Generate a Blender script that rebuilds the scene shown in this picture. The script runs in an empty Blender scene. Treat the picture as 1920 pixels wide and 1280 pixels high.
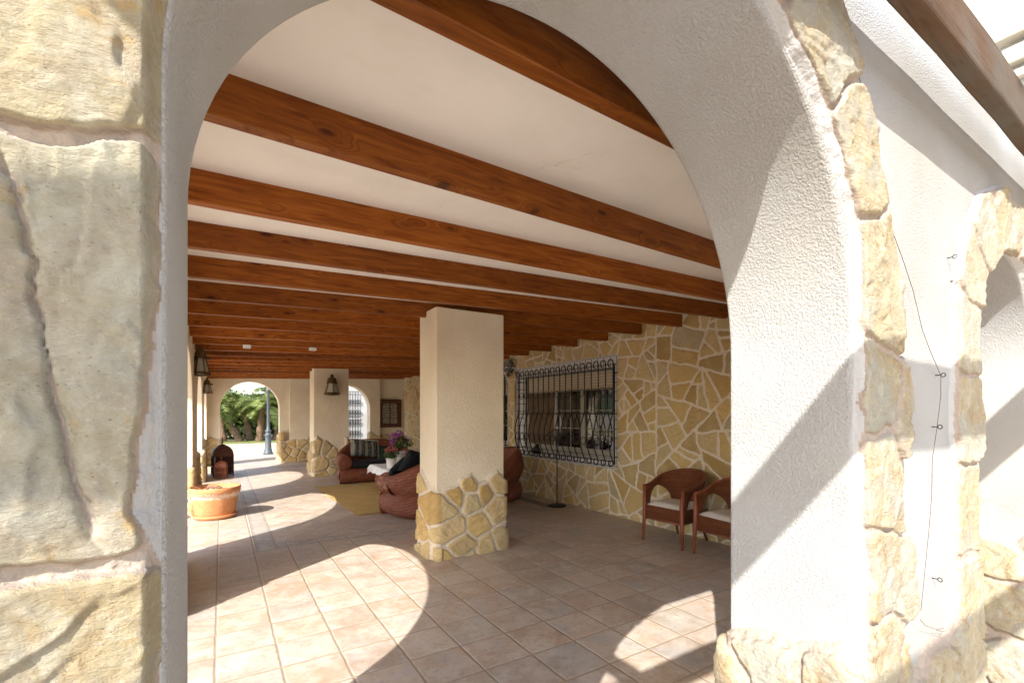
import bpy, bmesh, math, random
import numpy as np
from mathutils import Vector, Matrix
random.seed(7); rng = np.random.default_rng(7)
PI = math.pi
sc = bpy.context.scene
C = sc.collection

# ---------------------------------------------------------------- camera, sky, sun, exposure
YAW = math.atan((960 - 415) / 870.)
cd = bpy.data.cameras.new('camera'); cam = bpy.data.objects.new('camera', cd); C.objects.link(cam)
cam.location = (0, 0, 1.5); cam.rotation_euler = (math.radians(90), 0, -YAW)
cd.sensor_width = 36; cd.lens = 36 * 870 / 1920.; cd.shift_y = 135 / 1920.
cd.clip_start = 0.02; cd.clip_end = 2000
sc.camera = cam

SX, SY = 1.05, 0.76                       # sunlight travels (SX, SY, -1)
w = bpy.data.worlds.new('World'); sc.world = w; w.use_nodes = True
nt = w.node_tree; nt.nodes.clear()
sky = nt.nodes.new('ShaderNodeTexSky'); sky.sky_type = 'NISHITA'; sky.sun_disc = False
sky.sun_elevation = math.atan(1 / math.hypot(SX, SY)); sky.sun_rotation = math.atan2(-SX, -SY)
sky.dust_density = 1.5; sky.ozone_density = 1.0
bg = nt.nodes.new('ShaderNodeBackground'); bg.inputs[1].default_value = 0.15
ow = nt.nodes.new('ShaderNodeOutputWorld')
nt.links.new(sky.outputs[0], bg.inputs[0]); nt.links.new(bg.outputs[0], ow.inputs[0])
sl = bpy.data.lights.new('sun', 'SUN'); sl.energy = 3.0; sl.angle = math.radians(0.5); sl.color = (1, 0.97, 0.92)
so = bpy.data.objects.new('sun', sl); C.objects.link(so)
so.rotation_euler = Vector((SX, SY, -1)).to_track_quat('-Z', 'Y').to_euler()
so.location = (-6, -5, 9)
sc.view_settings.view_transform = 'Standard'; sc.view_settings.look = 'None'
sc.view_settings.exposure = 1.78; sc.view_settings.gamma = 1.0
sc.cycles.max_bounces = 10; sc.cycles.diffuse_bounces = 7

# ---------------------------------------------------------------- pixel helpers (photo pixels -> points on known planes)
CA, SA = math.cos(YAW), math.sin(YAW)
def ray(X, Y):
    c = (X - 960) / 870.; return (c * CA + SA, CA - c * SA, (775 - Y) / 870.)
def on_y(X, Y, y):
    r = ray(X, Y); t = y / r[1]; return Vector((r[0] * t, y, 1.5 + r[2] * t))
def on_z(X, Y, z=0.):
    r = ray(X, Y); t = (z - 1.5) / r[2]; return Vector((r[0] * t, r[1] * t, z))

# ---------------------------------------------------------------- object helpers
def tag(o, label=None, cat=None, group=None, kind=None):
    if label: o['label'] = label
    if cat: o['category'] = cat
    if group: o['group'] = group
    if kind: o['kind'] = kind
    return o
def thing(name, label, cat, loc=(0, 0, 0), rz=0, group=None):
    o = bpy.data.objects.new(name, None); C.objects.link(o); o.empty_display_size = .1
    o.location = loc; o.rotation_euler = (0, 0, rz)
    return tag(o, label, cat, group)
def copy_tree(o, parent=None):
    c = o.copy(); C.objects.link(c); c.parent = parent
    for ch in list(o.children): copy_tree(ch, c)
    return c

class MB:
    def __init__(s): s.v = []; s.f = []; s.uv = []; s.sm = []
    def add(s, vs, fs, uvs=None, smooth=False):
        b = len(s.v); s.v += [tuple(p) for p in vs]
        for i, f in enumerate(fs):
            s.f.append(tuple(b + k for k in f)); s.sm.append(smooth)
            s.uv.append([uvs[k] for k in f] if uvs else [(0, 0)] * len(f))
        return s
    def box(s, x0, x1, y0, y1, z0, z1):
        vs = [(x0,y0,z0),(x1,y0,z0),(x1,y1,z0),(x0,y1,z0),(x0,y0,z1),(x1,y0,z1),(x1,y1,z1),(x0,y1,z1)]
        return s.add(vs, [(0,3,2,1),(4,5,6,7),(0,1,5,4),(1,2,6,5),(2,3,7,6),(3,0,4,7)])
    def tube(s, pts, r, n=8, closed=False, caps=True):
        pts = [Vector(p) for p in pts]; m = len(pts)
        rs = r if isinstance(r, (list, tuple)) else [r] * m
        vs = []; uv = []; prev = None; L = 0
        for i, p in enumerate(pts):
            if closed: t = pts[(i + 1) % m] - pts[i - 1]
            else: t = pts[min(i + 1, m - 1)] - pts[max(i - 1, 0)]
            if t.length < 1e-9: t = Vector((0, 0, 1))
            t.normalize()
            if prev is None:
                a = Vector((0, 0, 1)) if abs(t.z) < .9 else Vector((1, 0, 0))
                nrm = (a - t * a.dot(t)).normalized()
            else:
                nrm = prev - t * prev.dot(t)
                nrm = nrm.normalized() if nrm.length > 1e-6 else Vector((1, 0, 0))
            prev = nrm; bn = t.cross(nrm)
            if i: L += (p - pts[i - 1]).length
            for k in range(n):
                a = 2 * PI * k / n
                vs.append(p + (nrm * math.cos(a) + bn * math.sin(a)) * rs[i]); uv.append((L, a / (2 * PI) * 2 * PI * rs[i]))
        fs = []
        for i in range(m if closed else m - 1):
            j = (i + 1) % m
            for k in range(n):
                l = (k + 1) % n; fs.append((i*n+k, i*n+l, j*n+l, j*n+k))
        s.add(vs, fs, uv, True)
        if caps and not closed:
            s.add(vs[:n], [tuple(range(n - 1, -1, -1))]); s.add(vs[-n:], [tuple(range(n))])
        return s
    def lathe(s, prof, cx=0, cy=0, n=32, smooth=True, cap=False):
        vs = []; uv = []; L = 0
        for i, (r, z) in enumerate(prof):
            if i: L += math.hypot(r - prof[i-1][0], z - prof[i-1][1])
            for k in range(n + 1):
                a = 2 * PI * k / n
                vs.append((cx + r * math.cos(a), cy + r * math.sin(a), z)); uv.append((a * max(r, .01), L))
        fs = []
        for i in range(len(prof) - 1):
            for k in range(n): fs.append((i*(n+1)+k, i*(n+1)+k+1, (i+1)*(n+1)+k+1, (i+1)*(n+1)+k))
        s.add(vs, fs, uv, smooth)
        if cap:
            s.add(vs[:n], [tuple(range(n-1,-1,-1))]); s.add(vs[-n-1:-1], [tuple(range(n))])
        return s
    def grid(s, P, UV=None, smooth=True, keep=None, wrap=False):
        nu, nv = len(P), len(P[0]); vs = [p for row in P for p in row]
        uv = [q for row in UV for q in row] if UV else None; fs = []
        for i in range(nu - 1 + (1 if wrap else 0)):
            for j in range(nv - 1):
                fs.append((i*nv+j, ((i+1) % nu)*nv+j, ((i+1) % nu)*nv+j+1, i*nv+j+1))
        return s.add(vs, fs, uv, smooth)
    def build(s, name, m, parent=None, bevel=0, seg=2):
        me = bpy.data.meshes.new(name); me.from_pydata(s.v, [], s.f)
        me.polygons.foreach_set('use_smooth', s.sm)
        ul = me.uv_layers.new(name='UVMap'); ul.data.foreach_set('uv', [c for f in s.uv for q in f for c in q])
        me.materials.append(m); me.validate(); me.update()
        bm = bmesh.new(); bm.from_mesh(me); bmesh.ops.remove_doubles(bm, verts=bm.verts, dist=1e-6)
        bmesh.ops.recalc_face_normals(bm, faces=bm.faces); bm.to_mesh(me); bm.free()
        o = bpy.data.objects.new(name, me); C.objects.link(o); o.parent = parent
        if bevel:
            b = o.modifiers.new('bevel', 'BEVEL'); b.width = bevel; b.segments = seg; b.limit_method = 'ANGLE'; b.angle_limit = math.radians(42)
        return o

# ---------------------------------------------------------------- numpy noise
def _h(ix, iy, iz):
    n = (ix * 374761393 + iy * 668265263 + iz * 2147483647 * 0 + iz * 1274126177) & 0xffffffff
    n = ((n ^ (n >> 13)) * 1274126177) & 0xffffffff
    return ((n ^ (n >> 16)) & 0xffff) / 65535.
def vnoise(x, y, z=0.):
    x = np.asarray(x, float); y = np.asarray(y, float); z = np.asarray(z, float) + np.zeros_like(x)
    ix, iy, iz = np.floor(x).astype(np.int64), np.floor(y).astype(np.int64), np.floor(z).astype(np.int64)
    fx, fy, fz = x - ix, y - iy, z - iz
    fx, fy, fz = [f * f * (3 - 2 * f) for f in (fx, fy, fz)]
    r = 0
    for a in (0, 1):
        for b in (0, 1):
            for c in (0, 1):
                r = r + _h(ix + a, iy + b, iz + c) * (fx if a else 1 - fx) * (fy if b else 1 - fy) * (fz if c else 1 - fz)
    return r * 2 - 1
def fbm(x, y, z=0., o=4):
    r = 0; a = 1.
    for i in range(o):
        r = r + a * vnoise(np.asarray(x) * 2**i + 17.3 * i, np.asarray(y) * 2**i - 9.1 * i, np.asarray(z) + 5.7 * i); a *= .5
    return r
def ss(x, a, b):
    t = np.clip((x - a) / (b - a), 0, 1); return t * t * (3 - 2 * t)

# ---------------------------------------------------------------- node helpers
class NT:
    def __init__(s, name):
        s.m = bpy.data.materials.new(name); s.m.use_nodes = True; s.t = s.m.node_tree; s.t.nodes.clear()
        s.out = s.n('ShaderNodeOutputMaterial'); s.p = s.n('ShaderNodeBsdfPrincipled')
        s.t.links.new(s.p.outputs[0], s.out.inputs[0])
    def n(s, ty, **k):
        q = s.t.nodes.new(ty)
        for a, b in k.items(): setattr(q, a, b)
        return q
    def put(s, v, inp):
        if isinstance(v, bpy.types.NodeSocket): s.t.links.new(v, inp)
        elif isinstance(v, (tuple, list)) and len(v) == 3 and inp.type == 'RGBA': inp.default_value = (*v, 1)
        else: inp.default_value = v
    def pos(s): return s.n('ShaderNodeNewGeometry').outputs['Position']
    def obj(s): return s.n('ShaderNodeTexCoord').outputs['Object']
    def uv(s): return s.n('ShaderNodeTexCoord').outputs['UV']
    def math(s, op, a, b=0., c=0.):
        q = s.n('ShaderNodeMath', operation=op); s.put(a, q.inputs[0]); s.put(b, q.inputs[1]); s.put(c, q.inputs[2]); return q.outputs[0]
    def vm(s, op, a, b=(0, 0, 0)):
        q = s.n('ShaderNodeVectorMath', operation=op); s.put(a, q.inputs[0]); s.put(b, q.inputs[1]); return q.outputs[0]
    def sep(s, v):
        q = s.n('ShaderNodeSeparateXYZ'); s.put(v, q.inputs[0]); return q.outputs
    def comb(s, x, y, z):
        q = s.n('ShaderNodeCombineXYZ'); s.put(x, q.inputs[0]); s.put(y, q.inputs[1]); s.put(z, q.inputs[2]); return q.outputs[0]
    def noise(s, v, scale, detail=4, rough=.55, dist=0.):
        q = s.n('ShaderNodeTexNoise'); s.put(v, q.inputs['Vector']); s.put(scale, q.inputs['Scale'])
        q.inputs['Detail'].default_value = detail; q.inputs['Roughness'].default_value = rough; q.inputs['Distortion'].default_value = dist
        return q.outputs[0]
    def voro(s, v, scale, feat='F1', rnd=1.):
        q = s.n('ShaderNodeTexVoronoi', feature=feat); s.put(v, q.inputs['Vector']); q.inputs['Scale'].default_value = scale
        q.inputs['Randomness'].default_value = rnd; return q.outputs
    def white(s, v):
        q = s.n('ShaderNodeTexWhiteNoise', noise_dimensions='3D'); s.put(v, q.inputs['Vector']); return q.outputs
    def ramp(s, f, stops, interp='LINEAR'):
        q = s.n('ShaderNodeValToRGB'); s.put(f, q.inputs[0]); e = q.color_ramp; e.interpolation = interp
        while len(e.elements) > 1: e.elements.remove(e.elements[-1])
        e.elements[0].position = stops[0][0]; e.elements[0].color = (*stops[0][1], 1)
        for p, c in stops[1:]:
            x = e.elements.new(p); x.color = (*c, 1)
        return q.outputs[0]
    def mr(s, f, a, b, c=0., d=1.):
        q = s.n('ShaderNodeMapRange'); s.put(f, q.inputs[0])
        for i, v in enumerate((a, b, c, d)): s.put(v, q.inputs[i + 1])
        return q.outputs[0]
    def mix(s, f, a, b, mode='MIX'):
        q = s.n('ShaderNodeMix', data_type='RGBA', blend_type=mode); s.put(f, q.inputs[0]); s.put(a, q.inputs[6]); s.put(b, q.inputs[7]); return q.outputs[2]
    def attr(s, name): return s.n('ShaderNodeAttribute', attribute_name=name).outputs
    def bump(s, h, dist=.002, st=1., nrm=None):
        q = s.n('ShaderNodeBump'); s.put(h, q.inputs['Height']); q.inputs['Distance'].default_value = dist; q.inputs['Strength'].default_value = st
        if nrm: s.put(nrm, q.inputs['Normal'])
        return q.outputs[0]
    def crack(s, P, scale=.8, w=.0022, st=.55):
        d = s.n('ShaderNodeTexNoise'); s.put(P, d.inputs['Vector']); d.inputs['Scale'].default_value = 3.; d.inputs['Detail'].default_value = 6
        q = s.vm('ADD', P, s.vm('MULTIPLY', d.outputs['Color'], (.35, .35, .35))); v = s.voro(q, scale, 'DISTANCE_TO_EDGE')[0]
        return s.math('MULTIPLY', s.mr(v, w, w * .3), s.mr(s.noise(P, .6, 2), .5, .6, 0, st))
    def done(s, col, rough=.8, nrm=None, spec=None, metal=None):
        s.put(col, s.p.inputs['Base Color']); s.put(rough, s.p.inputs['Roughness'])
        if nrm: s.put(nrm, s.p.inputs['Normal'])
        if spec is not None: s.p.inputs['Specular IOR Level'].default_value = spec
        if metal is not None: s.p.inputs['Metallic'].default_value = metal
        return s.m

# ---------------------------------------------------------------- materials
def stucco(name, col, sc_=1., dirt=.12, amp=.0035):
    s = NT(name); P = s.pos()
    n1 = s.noise(P, 75 * sc_, 3, .6); n2 = s.noise(P, 240 * sc_, 2, .5); big = s.noise(P, 1.7, 4)
    blot = s.mr(n1, .42, .62); h = s.math('ADD', blot, s.math('MULTIPLY', n2, .35))
    pit = s.voro(P, 60 * sc_)[0]; pitm = s.mr(pit, .06, .17); sel = s.mr(s.noise(P, 9, 2), .52, .62)
    pitm = s.math('MAXIMUM', pitm, s.math('SUBTRACT', 1., sel))
    h = s.math('SUBTRACT', h, s.math('MULTIPLY', s.math('SUBTRACT', 1., pitm), .9))
    c = s.mix(s.mr(big, .35, .7, 0, 1), col, tuple(x * (1 - dirt) * (1, .96, .88)[i] for i, x in enumerate(col)))
    c = s.mix(s.math('MULTIPLY', s.math('SUBTRACT', 1., pitm), .65), c, (.28, .20, .13))
    c = s.mix(s.mr(s.noise(P, .9, 5, .6), .52, .72, 0, .35), c, tuple(x * (1, .93, .82)[i] * .88 for i, x in enumerate(col)))
    gz = s.math('ADD', s.sep(P)[2], s.math('MULTIPLY', s.noise(P, 5, 4), -.5)); c = s.mix(s.mr(gz, .35, -.2, 0, .45), c, (.36, .29, .20))
    c = s.mix(s.crack(P, .7), c, (.30, .24, .17))
    h = s.math('MULTIPLY', h, s.mr(s.noise(P, 2.3, 3), .35, .65, .45, 1.15))
    return s.done(c, .9, s.bump(h, amp, 1.), spec=.2)
M = {}
M['stucco'] = stucco('white_stucco', (.40, .398, .39), 1.8, .10, .0021)
M['cream'] = stucco('bounce_cream_stucco', (.82, .73, .58), .9)  # porch stucco: warm bounced light is put into its cream base colour
def plain_plaster(name, col):
    s = NT(name); P = s.pos(); n = s.noise(P, 2.2, 5); f = s.noise(P, 60, 3); c = s.mix(s.mr(n, .35, .7), col, tuple(x * .92 for x in col))
    c = s.mix(s.mr(s.noise(s.vm('MULTIPLY', P, (1, 3, 1)), 1.1, 6, .65), .55, .75, 0, .35), c, tuple(x * (1, .9, .75)[i] * .85 for i, x in enumerate(col)))
    c = s.mix(s.crack(P, .55, .0014, .25), c, tuple(x * .5 for x in col))
    return s.done(c, .9, s.bump(s.math('ADD', f, s.math('MULTIPLY', s.noise(P, 7, 4), 2.)), .0015), spec=.2)
M['ceiling'] = plain_plaster('ceiling_plaster', (.93, .90, .84))
M['paint'] = plain_plaster('white_paint', (.8, .79, .76))

def stone(name, mort=(.60, .50, .38), pal=None, fine=1., bump=.006, an=22, dark=(.27, .18, .07)):
    s = NT(name); P = s.pos(); sid = s.attr('sid')[2]; mask = s.attr('mask')[2]
    pal = pal or [(0, (.56, .37, .14)), (.2, (.68, .49, .21)), (.38, (.66, .52, .30)), (.55, (.47, .31, .12)), (.7, (.52, .45, .30)), (.85, (.70, .53, .27)), (1, (.40, .31, .18))]
    base = s.ramp(sid, pal)
    ang = s.math('MULTIPLY', sid, 37.); q = s.n('ShaderNodeVectorRotate', rotation_type='EULER_XYZ')
    s.put(P, q.inputs['Vector']); s.put(s.comb(s.math('MULTIPLY', s.math('SINE', ang), .9), s.math('MULTIPLY', s.math('COSINE', ang), .9), 0.), q.inputs['Rotation'])
    Q = s.vm('MULTIPLY', q.outputs[0], (4 * fine, 4 * fine, an * fine))
    st = s.noise(Q, 1.6, 5, .62, .8); fn = s.noise(s.vm('MULTIPLY', P, (1, 1, 2.3 if fine > 1.5 else 1)), 22 * fine, 9, .72); blot = s.noise(P, 7 * fine, 3, .5)
    c = s.mix(s.mr(st, .36, .66), s.mix(.55, base, dark), base)
    c = s.mix(s.mr(blot, .5, .68, 0, .45), c, tuple(x * 1.15 for x in mort) if fine > 1.5 else (.52, .42, .22))
    c = s.mix(s.mr(fn, .53, .70, 0, .6 if fine > 1.5 else .45), c, (.30, .25, .18))
    rust = s.mr(s.noise(s.vm('ADD', P, (3, 1, 7)), 11 * fine, 4, .6), .6, .7, 0, .55)
    c = s.mix(rust, c, (.50, .30, .08))
    if fine > 1.5:
        pt = s.voro(s.vm('MULTIPLY', P, (1, 1, 1.6)), 130.)[0]; c = s.mix(s.math('MULTIPLY', s.mr(pt, .22, .10), s.mr(s.noise(P, 20, 3), .5, .58, 0, .75)), c, (.16, .11, .07))
        c = s.mix(s.mr(s.noise(P, 90, 6, .8), .54, .66, 0, .5), c, (.58, .54, .44))
    if fine > 1.5:
        v1 = s.math('ABSOLUTE', s.math('SUBTRACT', s.noise(s.vm('MULTIPLY', P, (1.3, 1.3, .8)), 3.2, 6, .62, .8), .5))
        vg = s.mr(s.noise(s.vm('ADD', P, (8, 3, 2)), 3.5, 2), .45, .6); c = s.mix(s.math('MULTIPLY', vg, s.mr(v1, .05, .0, 0, .6)), c, (.34, .22, .10)); c = s.mix(s.math('MULTIPLY', vg, s.mr(v1, .007, .0, 0, .7)), c, (.14, .09, .055))
        c = s.mix(s.mr(s.noise(s.vm('ADD', P, (5, 2, 0)), 4.5, 5, .6), .5, .62, 0, .7), c, (.35, .345, .30))
        c = s.mix(s.mr(s.noise(s.vm('ADD', P, (1, 7, 4)), 13, 5, .7), .52, .66, 0, .6), c, (.52, .485, .38))
    mn = s.noise(P, 35, 4); mc = s.mix(s.mr(mn, .35, .65), mort, tuple(x * .84 for x in mort))
    pc = (.40, .39, .375) if fine > 1.5 else tuple(x * 1.05 for x in mort)
    mc = s.mix(s.mr(mask, -.5, -.1), pc, mc); c = s.mix(s.mr(mask, .35, .65), mc, c)
    h = s.math('ADD', s.math('MULTIPLY', s.math('ADD', st, s.math('MULTIPLY', fn, .8)), s.math('MAXIMUM', mask, 0.)), s.math('MULTIPLY', mn, s.math('SUBTRACT', .8, s.math('MULTIPLY', s.math('MAXIMUM', mask, 0.), .8))))
    return s.done(c, .85, s.bump(h, bump, .9), spec=.25)
M['stone'] = stone('yellow_flagstone', mort=(.70, .61, .48))
M['near_stone'] = stone('pale_flagstone', mort=(.38, .31, .25), fine=2.4, bump=.015, an=6, dark=(.30, .23, .14),
    pal=[(0, (.42, .36, .22)), (.25, (.42, .395, .30)), (.5, (.47, .40, .25)), (.75, (.40, .36, .26)), (1, (.45, .36, .19))])

def tiles():
    s = NT('terracotta_tiles'); P = s.pos(); T = .335
    wv = s.n('ShaderNodeTexNoise'); s.put(P, wv.inputs['Vector']); wv.inputs['Scale'].default_value = 9.; wv.inputs['Detail'].default_value = 3
    Pw = s.vm('ADD', P, s.vm('MULTIPLY', s.vm('SUBTRACT', wv.outputs['Color'], (.5, .5, .5)), (.013, .013, 0)))
    x, y, z = s.sep(Pw)
    def gridm(u, v):
        fu, fv = s.math('FRACT', u), s.math('FRACT', v)
        eu = s.math('MINIMUM', fu, s.math('SUBTRACT', 1., fu)); ev = s.math('MINIMUM', fv, s.math('SUBTRACT', 1., fv))
        return s.math('MINIMUM', eu, ev), s.math('FLOOR', u), s.math('FLOOR', v)
    u = s.math('MULTIPLY', s.math('ADD', x, .03 + 30 * T), 1 / T); v = s.math('MULTIPLY', s.math('ADD', y, -3.39 + 30 * T), 1 / T)
    eA, iA, jA = gridm(u, v)
    r = 1 / (T * math.sqrt(2))
    eB, iB, jB = gridm(s.math('MULTIPLY', s.math('ADD', s.math('ADD', x, y), 9.9), r), s.math('MULTIPLY', s.math('ADD', s.math('SUBTRACT', x, y), 40.02), r))
    X0, X1, Y0, Y1 = .325, .535, 5.78, 5.99
    # second strip edge marks the diagonal field of the inner "carpet"
    inX = s.math('GREATER_THAN', x, X1); inY = s.math('GREATER_THAN', y, Y1); inner = s.math('MULTIPLY', inX, inY)
    inner = s.math('MULTIPLY', inner, s.math('LESS_THAN', y, 14.4)); inner = s.math('MULTIPLY', inner, s.math('LESS_THAN', x, 4.4))
    o1 = s.math('MULTIPLY', s.math('GREATER_THAN', x, X0), s.math('GREATER_THAN', y, Y0))
    o1 = s.math('MULTIPLY', o1, s.math('LESS_THAN', y, 14.6)); o1 = s.math('MULTIPLY', o1, s.math('LESS_THAN', x, 4.6))
    band = s.math('MULTIPLY', o1, s.math('SUBTRACT', 1., inner))
    bx = s.math('MULTIPLY', s.math('SUBTRACT', 1., s.math('GREATER_THAN', x, X1)), band)     # strip running in y
    e = s.mix(inner, s.comb(eA, eA, eA), s.comb(eB, eB, eB))
    e = s.sep(e)[0]
    idv = s.mix(inner, s.comb(iA, jA, 0.), s.comb(iB, jB, 7.))
    # band: long plain strip with rows of short dark dashes along both edges
    along = s.math('ADD', s.math('MULTIPLY', bx, y), s.math('MULTIPLY', s.math('SUBTRACT', 1., bx), x))
    acr = s.math('ADD', s.math('MULTIPLY', bx, s.math('MULTIPLY', s.math('SUBTRACT', x, X0), 1 / (X1 - X0))),
                 s.math('MULTIPLY', s.math('SUBTRACT', 1., bx), s.math('MULTIPLY', s.math('SUBTRACT', y, Y0), 1 / (Y1 - Y0))))
    ec = s.math('MINIMUM', acr, s.math('SUBTRACT', 1., acr))
    dash = s.math('MULTIPLY', s.math('LESS_THAN', ec, .16), s.math('LESS_THAN', s.math('FRACT', s.math('MULTIPLY', along, 22.)), .3))
    dash = s.math('MULTIPLY', dash, band)
    line = s.math('MULTIPLY', s.math('LESS_THAN', ec, .03), band)
    wn = s.white(idv)
    base = s.ramp(wn[0], [(0, (.40, .285, .20)), (.22, (.46, .35, .26)), (.42, (.34, .265, .205)), (.6, (.49, .39, .30)), (.74, (.33, .285, .245)), (.87, (.42, .295, .215)), (1, (.38, .32, .255))])
    off = s.vm('ADD', P, s.vm('MULTIPLY', wn[1], (9, 9, 9)))
    n1 = s.noise(off, 5.5, 5, .6, .5); n2 = s.noise(off, 30, 4, .6)
    c = s.mix(s.mr(n1, .38, .66, 0, .8), base, (.54, .48, .41)); c = s.mix(s.mr(n2, .5, .7, 0, .4), c, (.28, .17, .11))
    c = s.mix(s.mr(s.noise(off, 3, 3), .55, .7, 0, .5), c, (.36, .36, .35))
    c = s.mix(band, c, s.mix(s.mr(n1, .4, .6), (.42, .37, .31), (.34, .30, .26)))
    g = s.mr(e, .010, .019); g = s.math('MAXIMUM', g, band)
    c = s.mix(s.mr(s.noise(off, 12, 6, .7), .56, .68, 0, .5), c, (.30, .20, .14)); c = s.mix(s.mr(s.noise(P, 1.3, 5), .5, .7, 0, .3), c, (.30, .23, .17)); c = s.mix(g, (.33, .25, .17), c)
    dk = s.math('MAXIMUM', dash, line); c = s.mix(s.math('MULTIPLY', dk, .8), c, (.14, .12, .11))
    edge = s.mr(e, .008, .035); hh = s.math('ADD', s.math('ADD', s.math('MULTIPLY', edge, 1.), s.math('MULTIPLY', n1, .5)), s.math('MULTIPLY', n2, .18))
    return s.done(c, s.mr(n1, .3, .7, .42, .62), s.bump(hh, .003, 1.), spec=.4)
M['tiles'] = tiles()

def wood(name, c1, c2, c3, axis='x', rough=.45, knots=True, spec=.4, grey=None):
    s = NT(name); P = s.pos(); rnd = s.n('ShaderNodeObjectInfo').outputs['Random']
    P = s.vm('ADD', P, s.comb(s.math('MULTIPLY', rnd, 31.), s.math('MULTIPLY', rnd, 17.), s.math('MULTIPLY', rnd, 23.)))
    sw = {'x': (1, 1, 1), 'y': None}
    if axis == 'y': q = s.sep(P); P = s.comb(q[1], q[0], q[2])
    if axis == 'z': q = s.sep(P); P = s.comb(q[2], q[0], q[1])
    if knots:
        kv = s.n('ShaderNodeTexVoronoi'); s.put(s.vm('MULTIPLY', P, (4.2, 0., 11.)), kv.inputs['Vector']); kv.inputs['Scale'].default_value = 1.
        gate = s.math('GREATER_THAN', s.sep(kv.outputs['Color'])[0], .70)
        kd = s.math('ADD', kv.outputs[0], s.math('MULTIPLY', s.math('SUBTRACT', 1., gate), 5.)); warp = s.mr(kd, .0, .5, .6, 0.)
    else: kd = 1.; warp = 0.
    q = s.sep(P); Q = s.comb(s.math('MULTIPLY', q[0], 1.2), s.math('ADD', s.math('MULTIPLY', q[1], 16.), warp), s.math('ADD', s.math('MULTIPLY', q[2], 16.), s.math('MULTIPLY', warp, 6.)))
    g = s.noise(Q, 2.2, 6, .6, .9); f = s.noise(s.vm('MULTIPLY', P, (9, 160, 160)), 1., 2, .5)
    c = s.ramp(s.mr(g, .3, .72), [(0, c1), (.45, c2), (1, c3)])
    c = s.mix(s.math('MULTIPLY', f, .2), c, c1)
    if knots:
        k = s.mr(kd, .17, .10); c = s.mix(k, c, tuple(x * .22 for x in c1))
        ring = s.mr(kd, .38, .12, 0, .5); c = s.mix(ring, c, c1)
    if grey: c = s.mix(s.mr(s.noise(P, 3, 4), .42, .62, 0, .85), c, grey)
    ck = s.noise(s.vm('MULTIPLY', P, (2.2, 60, 60)), 1., 3, .5); c = s.mix(s.mr(ck, .68, .74, 0, .7), c, tuple(x * .25 for x in c1)); tone = s.mr(rnd, 0, 1, .72, 1.3); hs = s.n('ShaderNodeHueSaturation'); s.put(tone, hs.inputs['Value']); s.put(c, hs.inputs['Color'])
    return s.done(hs.outputs[0], rough, s.bump(s.math('ADD', g, s.math('MULTIPLY', f, .5)), .0015, .7), spec=spec)
M['beam'] = wood('varnished_pine', (.14, .033, .003), (.27, .076, .0075), (.40, .135, .015), spec=.22)
M['oldbeam'] = wood('weathered_timber', (.04, .020, .010), (.075, .042, .022), (.10, .058, .032), rough=.75, spec=.2, grey=(.08, .07, .055))
M['oldbeam_y'] = wood('weathered_timber_cross', (.04, .020, .010), (.075, .042, .022), (.10, .058, .032), axis='y', rough=.75, spec=.2, grey=(.08, .07, .055))
M['darkwood'] = wood('dark_wood', (.035, .014, .01), (.07, .025, .016), (.11, .04, .025), axis='z', rough=.5, knots=False)
M['reddish'] = wood('red_cane', (.13, .035, .016), (.22, .065, .03), (.30, .10, .045), axis='z', rough=.4, knots=False)

def wicker(name, c1, c2, su=26., sv=46.):
    s = NT(name); q = s.sep(s.uv()); u = s.math('MULTIPLY', q[0], su); v = s.math('MULTIPLY', q[1], sv)
    par = s.math('MODULO', s.math('FLOOR', u), 2.); wave = s.math('SINE', s.math('ADD', s.math('MULTIPLY', u, PI), 0.))
    fv = s.math('FRACT', v); rowp = s.math('MODULO', s.math('FLOOR', v), 2.)
    sg = s.math('SUBTRACT', s.math('MULTIPLY', rowp, 2.), 1.)
    strand = s.math('SINE', s.math('MULTIPLY', fv, PI))
    h = s.math('ADD', s.math('MULTIPLY', s.math('MULTIPLY', wave, sg), .45), s.math('MULTIPLY', strand, .9))
    n = s.noise(s.pos(), 14, 4); wn = s.white(s.comb(0., s.math('FLOOR', v), 0.))[0]
    gap = s.mr(h, .0, .75)
    c = s.mix(gap, tuple(x * .25 for x in c1), s.mix(s.mr(s.math('ADD', n, s.math('MULTIPLY', wn, .3)), .4, .85), c1, c2))
    return s.done(c, .5, s.bump(h, .005, 1.), spec=.35)
M['wicker'] = wicker('red_brown_wicker', (.22, .058, .028), (.36, .12, .06))
M['finewicker'] = wicker('chair_wicker', (.20, .058, .022), (.32, .11, .045), 60., 100.)

def simple(name, col, rough=.6, metal=0., n=0., scale=40, spec=.4, dist=.001):
    s = NT(name); P = s.pos(); f = s.noise(P, scale, 4)
    c = s.mix(s.mr(f, .35, .7), col, tuple(x * (1 - n) for x in col)) if n else col
    return s.done(c, rough, s.bump(f, dist), spec=spec, metal=metal)
M['iron'] = simple('black_iron', (.012, .012, .013), .45, 0., .2)
M['bronze'] = simple('aged_brass', (.15, .095, .035), .5, .6, .5, 30)
M['lampglass'] = simple('milky_lamp_glass', (.44, .42, .34), .25, 0., .2, 12)
M['cushion'] = simple('black_cushion', (.012, .014, .02), .9, 0., .3, 60)
M['green'] = simple('dark_green_cushion', (.012, .03, .018), .9, 0., .3, 60)
M['whitecloth'] = simple('white_cloth', (.78, .78, .8), .85, 0., .05, 60, .2)
M['seatcloth'] = simple('offwhite_cushion', (.74, .70, .64), .9, 0., .08, 80, .2)
M['pot_white'] = simple('white_ceramic', (.76, .75, .72), .35, 0., .05)
M['metal_dark'] = simple('dark_pierced_metal', (.085, .028, .016), .5, .3, .5, 30)
M['copper'] = simple('copper_red_metal', (.46, .16, .09), .5, .2, .35, 25)
M['post'] = simple('grey_green_paint', (.07, .085, .095), .5, 0., .2, 20)
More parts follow.
